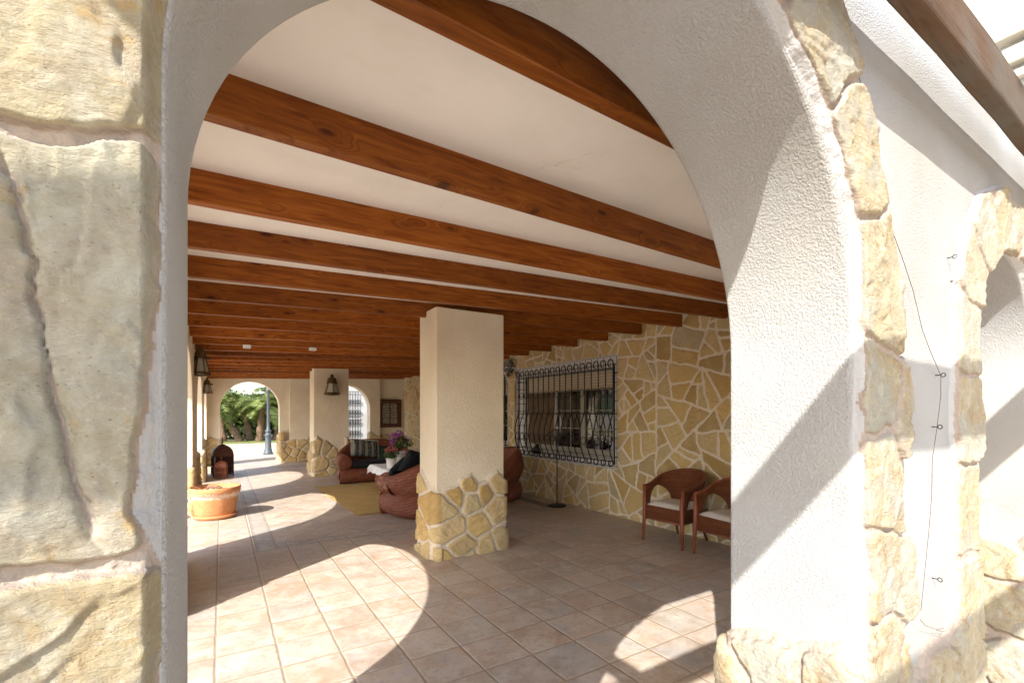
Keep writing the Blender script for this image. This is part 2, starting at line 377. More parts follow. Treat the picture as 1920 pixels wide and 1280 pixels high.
M['soil'] = simple('dry_soil', (.10, .06, .04), .95, 0., .5, 60, .1, .01)
M['bark'] = simple('palm_bark', (.20, .13, .085), .95, 0., .6, 14, .1, .03)
M['dry'] = simple('dry_plant', (.38, .22, .15), .9, 0., .5, 50, .1)
M['drape'] = simple('brown_drape', (.17, .11, .06), .9, 0., .4, 8)
M['plastic'] = simple('white_plastic', (.8, .8, .78), .4)
M['hoop'] = simple('rusty_wire', (.10, .05, .04), .6, .3, .4)
M['darkroom'] = simple('dark_room', (.03, .025, .02), .9)
M['pvc'] = simple('white_pvc', (.38, .34, .27), .4)

def pane():
    s = NT('window_glass'); P = s.pos()
    n = s.noise(P, 1.2, 2); s.done(s.mix(s.mr(n, .4, .6), (.012, .01, .008), (.03, .022, .016)), .04, spec=.8)
    return s.m
M['pane'] = pane()
def tilewhite():
    s = NT('white_glazed_tile'); x, y, z = s.sep(s.pos())
    fy = s.math('FRACT', s.math('MULTIPLY', y, 1 / .14)); fz = s.math('FRACT', s.math('MULTIPLY', z, 1 / .14))
    g = s.math('MAXIMUM', s.math('LESS_THAN', fy, .09), s.math('LESS_THAN', fz, .09))
    return s.done(s.mix(g, (.66, .64, .62), (.07, .06, .055)), .4, spec=.4)
M['tilewhite'] = tilewhite()
def slats():
    s = NT('roller_shutter'); x, y, z = s.sep(s.pos()); f = s.math('FRACT', s.math('MULTIPLY', z, 1 / .045))
    return s.done(s.mix(s.math('LESS_THAN', f, .15), (.55, .46, .33), (.2, .16, .11)), .6, s.bump(s.math('SINE', s.math('MULTIPLY', f, PI)), .006))
M['slats'] = slats()
def terracotta():
    s = NT('terracotta'); P = s.obj(); q = s.sep(P); n = s.noise(P, 9, 5, .6, 1.); n2 = s.noise(P, 40, 4)
    c = s.mix(s.mr(n, .35, .7), (.46, .19, .07), (.58, .26, .11))
    zb = s.math('SUBTRACT', 1., s.math('MULTIPLY', s.math('ABSOLUTE', s.math('SUBTRACT', q[2], .335)), 13.))
    lime = s.mr(s.math('ADD', zb, s.math('MULTIPLY', n2, 1.6)), 1.15, 1.6, 0, .75); c = s.mix(lime, c, (.72, .60, .48))
    sp = s.mr(s.noise(P, 60, 3), .66, .72, 0, .6); c = s.mix(sp, c, (.7, .5, .36))
    return s.done(c, .8, s.bump(n2, .002))
M['terracotta'] = terracotta()
def jute():
    s = NT('jute_weave'); x, y, z = s.sep(s.pos()); n = s.noise(s.pos(), 25, 4)
    a = s.math('SINE', s.math('MULTIPLY', x, 260.)); b = s.math('SINE', s.math('MULTIPLY', y, 120.)); h = s.math('ADD', a, s.math('MULTIPLY', b, .6))
    st = s.math('LESS_THAN', s.math('FRACT', s.math('MULTIPLY', y, 3.)), .06)
    c = s.mix(s.mr(n, .3, .7), (.44, .29, .10), (.58, .41, .17)); c = s.mix(s.math('MULTIPLY', st, .5), c, (.30, .17, .04))
    return s.done(c, .95, s.bump(h, .003), spec=.1)
M['jute'] = jute()
def striped():
    s = NT('striped_cushion_cloth'); q = s.sep(s.uv()); P = s.pos()
    u = s.math('ADD', q[0], s.math('MULTIPLY', s.noise(s.uv(), 7, 3), .12)); f = s.math('FRACT', s.math('MULTIPLY', u, 4.2))
    c = s.ramp(f, [(0, (.02, .03, .05)), (.22, (.03, .035, .04)), (.3, (.26, .24, .17)), (.6, (.20, .20, .15)), (.68, (.015, .015, .02)), (.85, (.05, .07, .1))])
    c = s.mix(s.mr(s.noise(P, 50, 3), .5, .62, 0, .6), c, (.30, .28, .22)); return s.done(c, .95, spec=.1)
M['striped'] = striped()
def leafmat(name, a, b):
    s = NT(name); P = s.pos(); r = s.n('ShaderNodeNewGeometry').outputs['Random Per Island']
    c = s.mix(r, a, b); s.done(c, .5, spec=.3); s.p.inputs['Transmission Weight'].default_value = 0.
    tr = s.n('ShaderNodeBsdfTranslucent'); s.put(s.mix(.5, c, (.25, .32, .04)), tr.inputs[0]); mx = s.n('ShaderNodeMixShader'); mx.inputs[0].default_value = .3
    s.t.links.new(s.p.outputs[0], mx.inputs[1]); s.t.links.new(tr.outputs[0], mx.inputs[2]); s.t.links.new(mx.outputs[0], s.out.inputs[0]); return s.m
M['leaf'] = leafmat('palm_leaf', (.03, .06, .012), (.26, .29, .08))
M['hedge'] = leafmat('hedge_leaf', (.03, .06, .015), (.08, .12, .03))
M['potleaf'] = leafmat('pot_leaf', (.02, .05, .015), (.06, .10, .03))
M['purple'] = leafmat('purple_petal', (.28, .03, .33), (.42, .08, .40))
M['pink'] = leafmat('pink_petal', (.55, .10, .09), (.55, .22, .22))
def ground():
    s = NT('outdoor_paving'); P = s.pos(); n = s.noise(P, 1.2, 5); n2 = s.noise(P, 14, 4)
    c = s.mix(s.mr(n, .4, .65), (.50, .37, .24), (.58, .46, .33)); c = s.mix(s.mr(n2, .5, .7, 0, .4), c, (.42, .29, .18)); return s.done(c, .9, s.bump(n2, .004), spec=.15)
M['ground'] = ground()
def lawn():
    s = NT('lawn'); P = s.pos(); n = s.noise(P, 3, 5); n2 = s.noise(P, 60, 4)
    c = s.mix(s.mr(n, .4, .62), (.12, .17, .035), (.30, .25, .12)); return s.done(s.mix(s.mr(n2, .4, .7, 0, .5), c, (.07, .10, .02)), .95, s.bump(n2, .03), spec=.1)
M['lawn'] = lawn()
M['clay'] = simple('bare_clay', (.52, .42, .30), .95, 0., .3, 2, .1)
M['hill'] = simple('hill', (.10, .12, .07), .95, 0., .4, 1, .1)

# ---------------------------------------------------------------- cladding engine: stones raised on a (u, v) surface
def darts(u0, u1, v0, v1, r, jit=.35, tries=4000, seed=1):
    g = random.Random(seed); pts = []
    for _ in range(tries):
        p = (g.uniform(u0, u1), g.uniform(v0, v1)); rr = r * g.uniform(1 - jit, 1 + jit)
        if all((p[0]-q[0])**2 + (p[1]-q[1])**2 > ((rr + q[2]) / 2)**2 for q in pts): pts.append((*p, rr))
    return np.array([(a, b) for a, b, _ in pts])
def merge_ids(S, frac, seed=1):
    g = np.random.default_rng(seed); grp = np.arange(len(S))
    for i in g.permutation(len(S))[:int(len(S) * frac)]:
        d = ((S - S[i])**2).sum(1); d[i] = 9; j = int(g.choice(np.argsort(d)[:3]))
        if grp[j] == j and grp[i] == i: grp[i] = j
    return grp
def cells(U, V, S, sharp=70., kn=7, warp=.012, wf=6., grp=None, hf=0.):
    Uw = U + warp * fbm(U * wf, V * wf, 3.1, 3); Vw = V + warp * fbm(U * wf, V * wf, 8.7, 3)
    f = np.stack([Uw.ravel(), Vw.ravel()], 1); n = len(f); e = np.empty(n); cid = np.empty(n, int); kn = min(kn, len(S))
    for a in range(0, n, 20000):
        q = f[a:a+20000]; d = ((q[:, None, :] - S[None])**2).sum(2)
        idx = np.argpartition(d, kn - 1, axis=1)[:, :kn]; dd = np.take_along_axis(d, idx, 1)
        o = np.argsort(dd, 1); idx = np.take_along_axis(idx, o, 1); dd = np.take_along_axis(dd, o, 1)
        s0 = S[idx[:, 0]]; L = np.sqrt(((S[idx[:, 1:]] - s0[:, None])**2).sum(2))
        ej = (dd[:, 1:] - dd[:, :1]) / (2 * L)
        if grp is not None: ej = np.where(grp[idx[:, 1:]] == grp[idx[:, :1]], 9., ej)
        e[a:a+20000] = -np.log(np.exp(-sharp * ej).sum(1) + 1e-12) / sharp; cid[a:a+20000] = idx[:, 0] if grp is None else grp[idx[:, 0]]
    if hf: e = e + hf * fbm(U.ravel() * 45, V.ravel() * 45, 2., 3)
    return e.reshape(U.shape), cid.reshape(U.shape)
def paving(U, V, area, seed=1, warp=.012, wf=5., sharp=150., hf=.002):
    g = random.Random(seed); Uw = (U + warp * fbm(U * wf, V * wf, 3.1, 3)).ravel(); Vw = (V + warp * fbm(U * wf, V * wf, 8.7, 3)).ravel()
    acc = np.zeros(len(Uw)); cid = np.zeros(len(Uw), int); cnt = [0]
    def cut(poly, cx, cy, nx, ny):
        A, B = [], []; m = len(poly)
        for i in range(m):
            p, q = poly[i], poly[(i + 1) % m]; dp = (p[0]-cx)*nx + (p[1]-cy)*ny; dq = (q[0]-cx)*nx + (q[1]-cy)*ny
            (A if dp >= 0 else B).append(p)
            if dp * dq < 0: t = dp / (dp - dq); x = (p[0] + (q[0]-p[0])*t, p[1] + (q[1]-p[1])*t); A.append(x); B.append(x)
        return A, B
    def rec(poly, idx, tgt, depth):
        ar = abs(sum(poly[i][0]*poly[i-1][1] - poly[i-1][0]*poly[i][1] for i in range(len(poly)))) / 2
        if ar < tgt or depth > 14 or len(poly) < 3: cnt[0] += 1; cid[idx] = cnt[0]; return
        xs = np.array(poly); c = xs.mean(0); w_ = np.linalg.eigh(np.cov((xs - c).T) + np.eye(2) * 1e-9)[1][:, 1]
        a = math.atan2(w_[1], w_[0]) + g.gauss(0, .38); nx, ny = math.cos(a), math.sin(a); k = math.sqrt(ar) * .16
        cx, cy = c[0] + g.uniform(-k, k), c[1] + g.uniform(-k, k); A, B = cut(poly, cx, cy, nx, ny); d = (Uw[idx] - cx) * nx + (Vw[idx] - cy) * ny
        acc[idx] += np.exp(-sharp * np.abs(d))
        for P_, sel in ((A, d >= 0), (B, d < 0)):
            if len(P_) > 2: rec(P_, idx[sel], area * g.choice((.35, .6, .8, 1., 1.3, 1.7)), depth + 1)
    u0, u1, v0, v1 = U.min() - .2, U.max() + .2, V.min() - .2, V.max() + .2
    n = max(1, round((u1 - u0) / (v1 - v0)))
    for i in range(n):
        a, b = u0 + (u1 - u0) * i / n, u0 + (u1 - u0) * (i + 1) / n; ix = np.nonzero((Uw >= a) & (Uw < b))[0]
        rec([(a, v0), (b, v0), (b, v1), (a, v1)], ix, area, 0)
        if i: acc += np.exp(-sharp * np.abs(Uw - a))
    e = -np.log(acc + 1e-12) / sharp + hf * fbm(U.ravel() * 45, V.ravel() * 45, 2., 3)
    return e.reshape(U.shape), cid.reshape(U.shape)
def smin(a, b, k): return -np.log(np.exp(-k * a) + np.exp(-k * b)) / k
def height(U, V, e, cid, gap, thick, rise=.007, rough=.004, rf=9., mort=.35, seed=0):
    r1, r2, r3 = _h(cid, cid * 0 + 3 + seed, cid * 0), _h(cid, cid * 0 + 5 + seed, cid * 0), _h(cid, cid * 0 + 9 + seed, cid * 0)
    prof = ss(e, gap / 2 - .003, gap / 2 + rise)
    ang = r2 * 6.283; cu, sv = np.cos(ang), np.sin(ang); du, dv = U * cu + V * sv, V * cu - U * sv
    tr = (fbm(du * rf * .35, dv * rf * .8, cid * 3.3, 4) * .9 + du * 3.) * 2.2; fl_ = np.floor(tr); tr = fl_ + ss(tr - fl_, .38, .62); tr = tr - ((du * 3.) * 2.2)
    top = thick * (.78 + .44 * r1) + rough * (.55 * tr + .55 * fbm(U * rf, V * rf, cid * 3.3, 5) + .22 * np.abs(fbm(U * rf * 3, V * rf * 3, cid * 1.7, 4)))
    md = thick * mort + rough * .5 * fbm(U * rf * 2, V * rf * 2, 1.5, 5) + rough * .12 * fbm(U * 140, V * 140, 3.5, 2)
    return md * (1 - prof) + top * prof, ss(e, gap / 2 - .003, gap / 2 + .004), r1
def field_mesh(name, X, Y, Z, keep, sid, mask, mat, parent=None):
    nu, nv = X.shape; vid = np.arange(nu * nv).reshape(nu, nv)
    kq = keep[:-1, :-1] & keep[1:, :-1] & keep[1:, 1:] & keep[:-1, 1:]
    Q = np.stack([vid[:-1, :-1][kq], vid[1:, :-1][kq], vid[1:, 1:][kq], vid[:-1, 1:][kq]], 1)
    used = np.unique(Q); rm = np.full(nu * nv, -1); rm[used] = np.arange(len(used)); Q = rm[Q]
    co = np.stack([X.ravel(), Y.ravel(), Z.ravel()], 1)[used]
    me = bpy.data.meshes.new(name); me.vertices.add(len(co)); me.vertices.foreach_set('co', co.ravel())
    me.loops.add(Q.size); me.loops.foreach_set('vertex_index', Q.ravel().astype(np.int32))
    me.polygons.add(len(Q)); me.polygons.foreach_set('loop_start', np.arange(0, Q.size, 4, dtype=np.int32))
    try: me.polygons.foreach_set('loop_total', np.full(len(Q), 4, dtype=np.int32))
    except Exception: pass
    me.update(calc_edges=True); me.polygons.foreach_set('use_smooth', [True] * len(Q))
    for nm, d in (('sid', sid), ('mask', mask)):
        a = me.attributes.new(nm, 'FLOAT', 'POINT'); a.data.foreach_set('value', d.ravel()[used].astype(np.float32))
    me.materials.append(mat); me.update()
    o = bpy.data.objects.new(name, me); C.objects.link(o); o.parent = parent; return o

# stone skirt around a rectangular pillar: closed rounded-rectangle path, u along it, v = height
def rr_path(x0, x1, y0, y1, r=.03):
    segs = [((x0 + r, y0), (x1 - r, y0), (0, -1)), ((x1, y0 + r), (x1, y1 - r), (1, 0)), ((x1 - r, y1), (x0 + r, y1), (0, 1)), ((x0, y1 - r), (x0, y0 + r), (-1, 0))]
    cs = [(x1 - r, y0 + r), (x1 - r, y1 - r), (x0 + r, y1 - r), (x0 + r, y0 + r)]
    st = [-90, 0, 90, 180]; pts = []
    for (a, b, n), c, s0 in zip(segs, cs, st):
        pts.append(('L', a, b, n, math.dist(a, b))); pts.append(('A', c, s0, r, None, r * PI / 2))
    tot = sum(p[-1] for p in pts)
    def f(u):
        u = u % tot
        for p in pts:
            if u <= p[-1] + 1e-9:
                if p[0] == 'L':
                    t = u / p[-1]; return (p[1][0] + (p[2][0]-p[1][0])*t, p[1][1] + (p[2][1]-p[1][1])*t, p[3][0], p[3][1])
                a = math.radians(p[2]) + u / p[3]; c = p[1]; return (c[0] + p[3]*math.cos(a), c[1] + p[3]*math.sin(a), math.cos(a), math.sin(a))
            u -= p[-1]
        return f(0)
    return f, tot
def skirt(name, rect, top, mat, parent, res=.009, r=.14, gap=.028, thick=.035, flare=.02, seed=1, u0=None, u1=None, rough=.005, rf=9., fixed=None):
    f, tot = rr_path(*rect); ua, ub = (0, tot) if u0 is None else (u0, u1)
    us = np.arange(ua, ub + res, res); hi = max(top(u) for u in np.linspace(ua, ub, 60)) + .15
    vs = np.arange(-.01, hi, res)
    S = darts(ua - .15, ub + .15, -.1, hi + .25, r, .5, 5000, seed)
    if u0 is None:                                           # make it seamless
        S = np.array([p for p in S if 0 <= p[0] < tot - r * .5 and not (fixed and p[0] > fixed[0])] + (fixed[1] if fixed else [])); S = np.concatenate([S, S + (tot, 0), S - (tot, 0)])
    U, V = np.meshgrid(us, vs, indexing='ij'); e, cid = cells(U, V, S, sharp=170., warp=.02, hf=.0025)
    inc = np.array([p[1] < top(p[0]) - r * .35 for p in S])
    okc = inc[cid]
    Uw = U + .016 * fbm(U * 6., V * 6., 3.1, 3); Vw = V + .016 * fbm(U * 6., V * 6., 8.7, 3); fl2 = np.stack([Uw.ravel(), Vw.ravel()], 1); Si = S[inc]; eb = np.empty(len(fl2)); cf = cid.ravel()
    for a in range(0, len(fl2), 20000):
        q = fl2[a:a+20000]; d = ((q[:, None] - Si[None])**2).sum(2); k_ = d.argmin(1); s0 = S[cf[a:a+20000]]; d0 = ((q - s0)**2).sum(1)
        eb[a:a+20000] = (d[np.arange(len(q)), k_] - d0) / (2 * np.sqrt(((Si[k_] - s0)**2).sum(1)) + 1e-6)
    eb = eb.reshape(U.shape); fw = max(.03, res * 1.6); keep = okc | (eb < fw)
    h, mask, r1 = height(U, V, e, cid, gap, thick, rough=rough, rf=rf, seed=seed)
    fl = flare * ss(-V, -np.array([top(u) for u in us])[:, None], 0)
    h = h + fl
    h = np.where(okc, h, (thick * .35 + fl + .004 * fbm(U * 20, V * 20)) * (1 - ss(eb, .0, fw * .9)) - .004); mask = np.where(okc, mask, 0)
    h = np.where(keep, h, -.01)
    pt = np.array([f(u) for u in us]); X = pt[:, 0:1] + pt[:, 2:3] * h; Y = pt[:, 1:2] + pt[:, 3:4] * h
    return field_mesh(name, X, Y, V, keep, r1, mask, mat, parent)

# ---------------------------------------------------------------- walls with arches
def arch_outline(a0, a1, zs, rise, zl=None, n=60):
    c = (a0 + a1) / 2; r = (a1 - a0) / 2; zl = zs if zl is None else zl; top = zs + rise
    P = lambda t: (c - r * math.cos(t), (zl + (top - zl) * math.sin(t)) if t < PI / 2 else (zs + rise * math.sin(t)))
    return [(a0, 0)] + [P(t) for t in np.linspace(0, PI, n)] + [(a1, 0)]
def arch_wall(name, lo, hi, ztop, arches, d0, d1, mat, parent=None, axis='x', bevel=.012):
    out = [(lo, -.02)]
    for A_ in arches:
        a0, a1 = A_[:2]; p = arch_outline(*A_); p[0] = (a0, -.02); p[-1] = (a1, -.02); out += p
    out += [(hi, -.02), (hi, ztop), (lo, ztop)]
    if arches and abs(arches[-1][1] - hi) < 1e-6: out.pop(-3)
    n = len(out); mb = MB()
    P = lambda u, z, d: (u, d, z) if axis == 'x' else (d, u, z)
    v0 = [P(u, z, d0) for u, z in out]; v1 = [P(u, z, d1) for u, z in out]
    mb.add(v0 + v1, [tuple(range(n)), tuple(range(2*n-1, n-1, -1))] + [(i, i + n, (i+1) % n + n, (i+1) % n) for i in range(n)])
    return mb.build(name, mat, parent, bevel, 3)

# ring of stones round an arch, laid on the wall plane y = yw facing -y
def arch_path(a0, a1, zs, rise, zl=None):
    c = (a0 + a1) / 2; r = (a1 - a0) / 2; zl = zs if zl is None else zl; top = zs + rise
    lL = (r + top - zl) * PI / 4; lR = (r + rise) * PI / 4; tot = zl + lL + lR + zs
    def f(s):
        if s < zl: return (a0, s, -1, 0)
        if s > zl + lL + lR: return (a1, tot - s, 1, 0)
        if s < zl + lL:
            t = (s - zl) / lL * PI / 2; n = Vector((-math.cos(t) * (top - zl), math.sin(t) * r)).normalized(); return (c - r*math.cos(t), zl + (top - zl)*math.sin(t), n.x, n.y)
        t = PI / 2 + (s - zl - lL) / lR * PI / 2; n = Vector((-math.cos(t) * rise, math.sin(t) * r)).normalized(); return (c - r*math.cos(t), zs + rise*math.sin(t), n.x, n.y)
    return f, tot, lL + lR
def ring(name, arch, yw, seeds, ss_, rs, mat, parent, wid, rin, thick=.04, gap=.03, rough=.006, rf=10, seed=3, sgn=-1, sids=None):
    f, tot, al = arch_path(*arch); S = np.array(seeds); S[:, 0] += np.where(S[:, 0] > 2.2, np.random.default_rng(seed).uniform(-.05, .05, len(S)), 0); gap = gap * (.7 if sgn else 1); U, V = np.meshgrid(ss_, rs, indexing='ij')
    Uw = U + .012 * fbm(U * 5, V * 5, 2.2, 3)
    e, cid = cells(U, V, S, sharp=220., warp=.022, wf=6., hf=.0028)
    wk = wid * (.84 + .36 * _h(cid, cid * 0 + 21 + seed, cid * 0)) + .012 * fbm(U * 9, V * 0, 4., 3)
    ri = rin + .022 * fbm(U * 4, V * 0, 9., 6)
    if sids: ri = np.where(U < 2.2, np.interp(U, [0, 1.1, 1.25, 1.33, 1.37, 1.42, 1.5, 1.62, 1.7, 1.78, 2.2], [.02, .012, .002, .002, .018, .024, .014, .005, .010, .000, .001]) + .005 * fbm(U * 22, V * 0, 9., 5), ri)
    e = smin(smin(e, wk - V + gap / 2, 110.), V - ri + gap / 2, 140.)
    h, mask, r1 = height(U, V, e, cid, gap, thick, rise=.003, rough=rough, rf=rf, mort=.62, seed=seed)
    for k_, v_ in (sids or {}).items(): r1 = np.where(cid == k_, v_, r1)
    fade = np.minimum(ss(wk + gap - V, -.01, .02), ss(V - ri, -.028, 0.)) * ss(V, .004, .016)
    if sids:
        rc = np.interp(U, [1.36, 1.45, 1.58, 1.66, 1.76], [.052, .066, .088, .098, .125]) + .006 * fbm(U * 14, V * 0, 6., 4); on = ss(U, 1.355, 1.40) * (1 - ss(U, 1.71, 1.75)) * ss(U, 0, 1)
        rc = rc + .0035 * fbm(U * 60, V * 0, 2., 4); g_ = np.exp(-((V - rc) / (.0035 + .002 * fbm(U * 25, V * 0, 7., 2)))**2) * on; h = h - .007 * g_ + .006 * ss(V - rc, -.004, .03) * on; mask = mask * (1 - .75 * g_)
    mask = np.where((V < ri - .003) | (V > wk + gap * .5), -1., mask)
    h = h * fade - .003 * (1 - fade); keep = (wk + gap - V > -.02)
    pt = np.array([f(s) for s in ss_])
    X = pt[:, 0:1] + pt[:, 2:3] * V; Z = pt[:, 1:2] + pt[:, 3:4] * V
    return field_mesh(name, X, yw + sgn * h, Z, keep & (Z > -.01), r1, mask, mat, parent)

# ================================================================ THE SETTING
def sheet(name, pts, z, mat, nz=0):
    me = bpy.data.meshes.new(name); me.from_pydata([(x, y, z) for x, y in pts], [], [tuple(range(len(pts)))]); me.materials.append(mat)
    o = bpy.data.objects.new(name, me); C.objects.link(o); return tag(o, kind='structure')
R4 = lambda a, b, c, d: [(a, c), (b, c), (b, d), (a, d)]
sheet('ground', R4(-400, 400, -200, 600), -.012, M['clay'])
sheet('floor', R4(-7, 9, -7, 16.55), 0., M['tiles'])
sheet('paving', R4(-30, 30, 16.55, 24.6), -.004, M['ground'])
sheet('lawn', R4(-40, 40, 24.9, 29.6), .03, M['lawn'])
kb = MB().box(-40, 40, 24.6, 24.9, -.02, .10); tag(kb.build('kerb', M['clay'], None, .02), kind='structure')
hl = MB(); P = []
for i in range(60):
    row = []
    for j in range(10):
        x = -500 + i * 17; row.append((x, 420 + j * 14, max(-1, (18 + 14 * math.sin(i * .31) + 7 * math.sin(i * .83)) * math.sin(j / 9 * PI))))
    P.append(row)
tag(hl.grid(P).build('hills', M['hill']), kind='structure')

# --- near arch wall (the one the photo looks through)
YO, YI = .614, 1.0
A1 = (-.05, 1.55, 1.70, .83, 1.86); A2 = (2.65, 3.60, 1.76, .48)
aw = thing('arch_wall', 'white stucco wall with two stone-edged arches, nearest the camera', 'wall', (1.2, YO, 0))
aw.location = (0, 0, 0)
arch_wall('wall', -.75, 4.93, 3.0, [A1, A2], YO, YI, M['stucco'], aw)
f1, t1, al1 = arch_path(*A1)
s_a = np.arange(0, 1.1, .006); s_b = np.arange(1.1, 2.12, .0022); s_c = np.arange(2.12, t1, .005)
S1 = np.concatenate([s_a, s_b, s_c]); r1_ = np.concatenate([np.arange(.004, .15, .0024), np.arange(.15, .42, .005)])
sd = [(.15, .15), (.45, .13), (.80, .17), (1.15, .12), (1.555, .10), (1.95, .13)]
sd += [(s, .14 + .02 * math.sin(s * 9)) for s in np.arange(2.24, t1 - 1.98, .26)]
sd += [(t1 - 1.86, .14), (t1 - 1.575, .11), (t1 - 1.50, .37), (t1 - 1.30, .11), (t1 - 1.22, .36), (t1 - 1.02, .11), (t1 - .96, .33), (t1 - .72, .13), (t1 - .70, .36), (t1 - .42, .15), (t1 - .12, .15)]
ring('arch_surround', A1, YO, sd, S1, r1_, M['near_stone'], aw, .31, .026, .032, .024, .009, 13, 3, -1, {3: .92, 4: .27, 5: .55})  # middle left stone set grey, its shade put into the stone colour
f2, t2, al2 = arch_path(*A2)
sd2 = [(z, .13) for z in (.1, .42, .75, 1.12, 1.48, 1.80)] + [(s, .14) for s in np.arange(2.02, t2 - 1.8, .17)] + [(t2 - z, .13) for z in (1.80, 1.48, 1.12, .75, .42, .1)]
ring('arch_surround', A2, YO, sd2, np.arange(0, t2, .005), np.arange(.004, .36, .005), M['near_stone'], aw, .25, .018, .03, .024, .008, 12, 11)
def top_r(u):                               # skirt of the pillar between the arches
    if u < 1.12: return .80 + .05 * math.sin(u * 9)
    if u < 2.5: return .78 + .05 * math.sin(u * 7)
    return .90
skirt('stone_skirt', (1.55, 2.65, YO, YI, .03), top_r, M['near_stone'], aw, .005, .24, .03, .035, .05, seed=5, rough=.007, rf=12,
      fixed=(2.46, [(2.57, .50), (2.70, .60), (2.68, .30), (2.845, .24), (2.60, .14), (2.82, .12), (2.60, .92), (2.72, .93), (2.845, .62), (2.6, 1.2), (2.8, 1.1)]))
skirt('stone_skirt', (3.60, 4.95, YO, YI, .03), lambda u: .9 + .05 * math.sin(u * 8), M['near_stone'], aw, .008, .24, .03, .035, .04, seed=8, rough=.006, rf=12)
skirt('stone_skirt', (-.75, -.05, YO, YI, .03), lambda u: .8 + .05 * math.sin(u * 8), M['near_stone'], aw, .012, .24, .03, .035, .04, seed=9, rough=.006, rf=12)

# --- left arcade, end arcade
la = thing('arcade_wall', 'cream arcade wall with four sunlit arches along the left of the porch', 'wall')
LA = [(1.7, 4.14, 1.5, .84), (5.75, 8.17, 1.5, .84), (9.6, 12.1, 1.5, .84), (13.4, 15.6, 1.5, .84)]
arch_wall('wall', YI, 16.0, 2.75, LA, -.35, -.75, M['cream'], la, 'y')
wob = lambda h, a=.05, k=8., p=0.: (lambda u: h + a * math.sin(u * k + p) + a * .5 * math.sin(u * 2.7 * k))
for i, (a, b) in enumerate(((4.14, 5.75), (8.17, 9.6), (12.1, 13.4))):
    skirt('stone_skirt', (-.75, -.35, a, b, .03), wob(.82, p=i), M['stone'], la, .014, .24, seed=20 + i, thick=.045)
ea = thing('end_wall', 'cream end wall with two arches opening on the garden', 'wall')
EA = [(-.03, 1.53, 1.66, .80), (2.7, 4.3, 1.66, .80)]
arch_wall('wall', -.75, 4.65, 2.80, EA, 16.0, 16.4, M['cream'], ea)
MB().box(1.80, 2.5, 15.9, 16.0, 0, 2.75).build('pilaster', M['cream'], ea, .01)
MB().box(4.65, 6.3, 16.2, 16.5, 0, 2.78).build('wall', M['cream'], ea)
skirt('stone_skirt', (1.53, 2.7, 15.9, 16.4, .03), wob(.86, p=1), M['stone'], ea, .02, .24, seed=31, thick=.05)
skirt('stone_skirt', (-.75, -.03, 16.0, 16.4, .03), wob(.9, p=2), M['stone'], ea, .02, .24, seed=32, thick=.05)
skirt('stone_skirt', (4.3, 4.65, 15.98, 16.4, .03), wob(.86, p=3), M['stone'], ea, .02, .24, seed=33, thick=.05)
skirt('stone_skirt', (4.66, 6.4, 16.2, 16.5, .03), wob(.8, p=4), M['stone'], ea, .025, .24, seed=34, thick=.05)

# --- house wall, clad in flagstones, with two barred windows
XW = 4.92; N1 = (4.93, 7.70, .68, 2.37); N2 = (8.0, 10.77, .68, 2.37)
hw = thing('house_wall', 'yellow flagstone house wall at the back of the porch, with barred windows', 'wall')
core = MB()
for (a, b) in ((-2.2, N1[0]), (N1[1], N2[0]), (N2[1], 14.2)): core.box(XW + .012, XW + .42, a, b, 0, 3.0)
for n in (N1, N2):
    core.box(XW + .012, XW + .42, n[0], n[1], 0, n[2]); core.box(XW + .012, XW + .42, n[0], n[1], n[3], 3.0)
core.build('masonry', M['cream'], hw)
MB().box(XW + .02, XW + .40, -2.2, 14.2, 3.0, 6.5).build('upper_storey', M['stucco'], hw)
MB().box(XW + .42, 6.4, 13.9, 14.2, 0, 2.9).build('masonry', M['cream'], hw)
MB().box(6.25, 6.4, 14.2, 16.2, 0, 2.9).build('masonry', M['cream'], hw)
res = .013
ys = np.arange(1.0, 14.22, res); zs = np.arange(-.01, 2.78, res)
S = darts(.8, 14.5, -.15, 2.95, .23, .55, 12000, 77)
S = S + np.stack([np.random.default_rng(3).normal(0, .03, len(S)), np.zeros(len(S))], 1)
U, V = np.meshgrid(ys, zs, indexing='ij'); e, cid = paving(U, V, .088, 5, .024, 4., 110.)
h, mask, rr = height(U, V, e, cid, .028, .022, rough=.0045, rf=8., seed=2)
rr = np.clip(rr * .85 + .08 * fbm(U * .7, V * .7), 0, 1)
keep = np.ones_like(U, bool)
for n in (N1, N2): keep &= ~((U > n[0] + .004) & (U < n[1] - .004) & (V > n[2] + .004) & (V < n[3] - .004))
field_mesh('flagstone_cladding', XW - h, U, V, keep, rr, mask, M['stone'], hw)
# return of the cladding round the far corner
zs2 = np.arange(-.01, 2.7, .02); xs2 = np.arange(4.9, 6.3, .02)

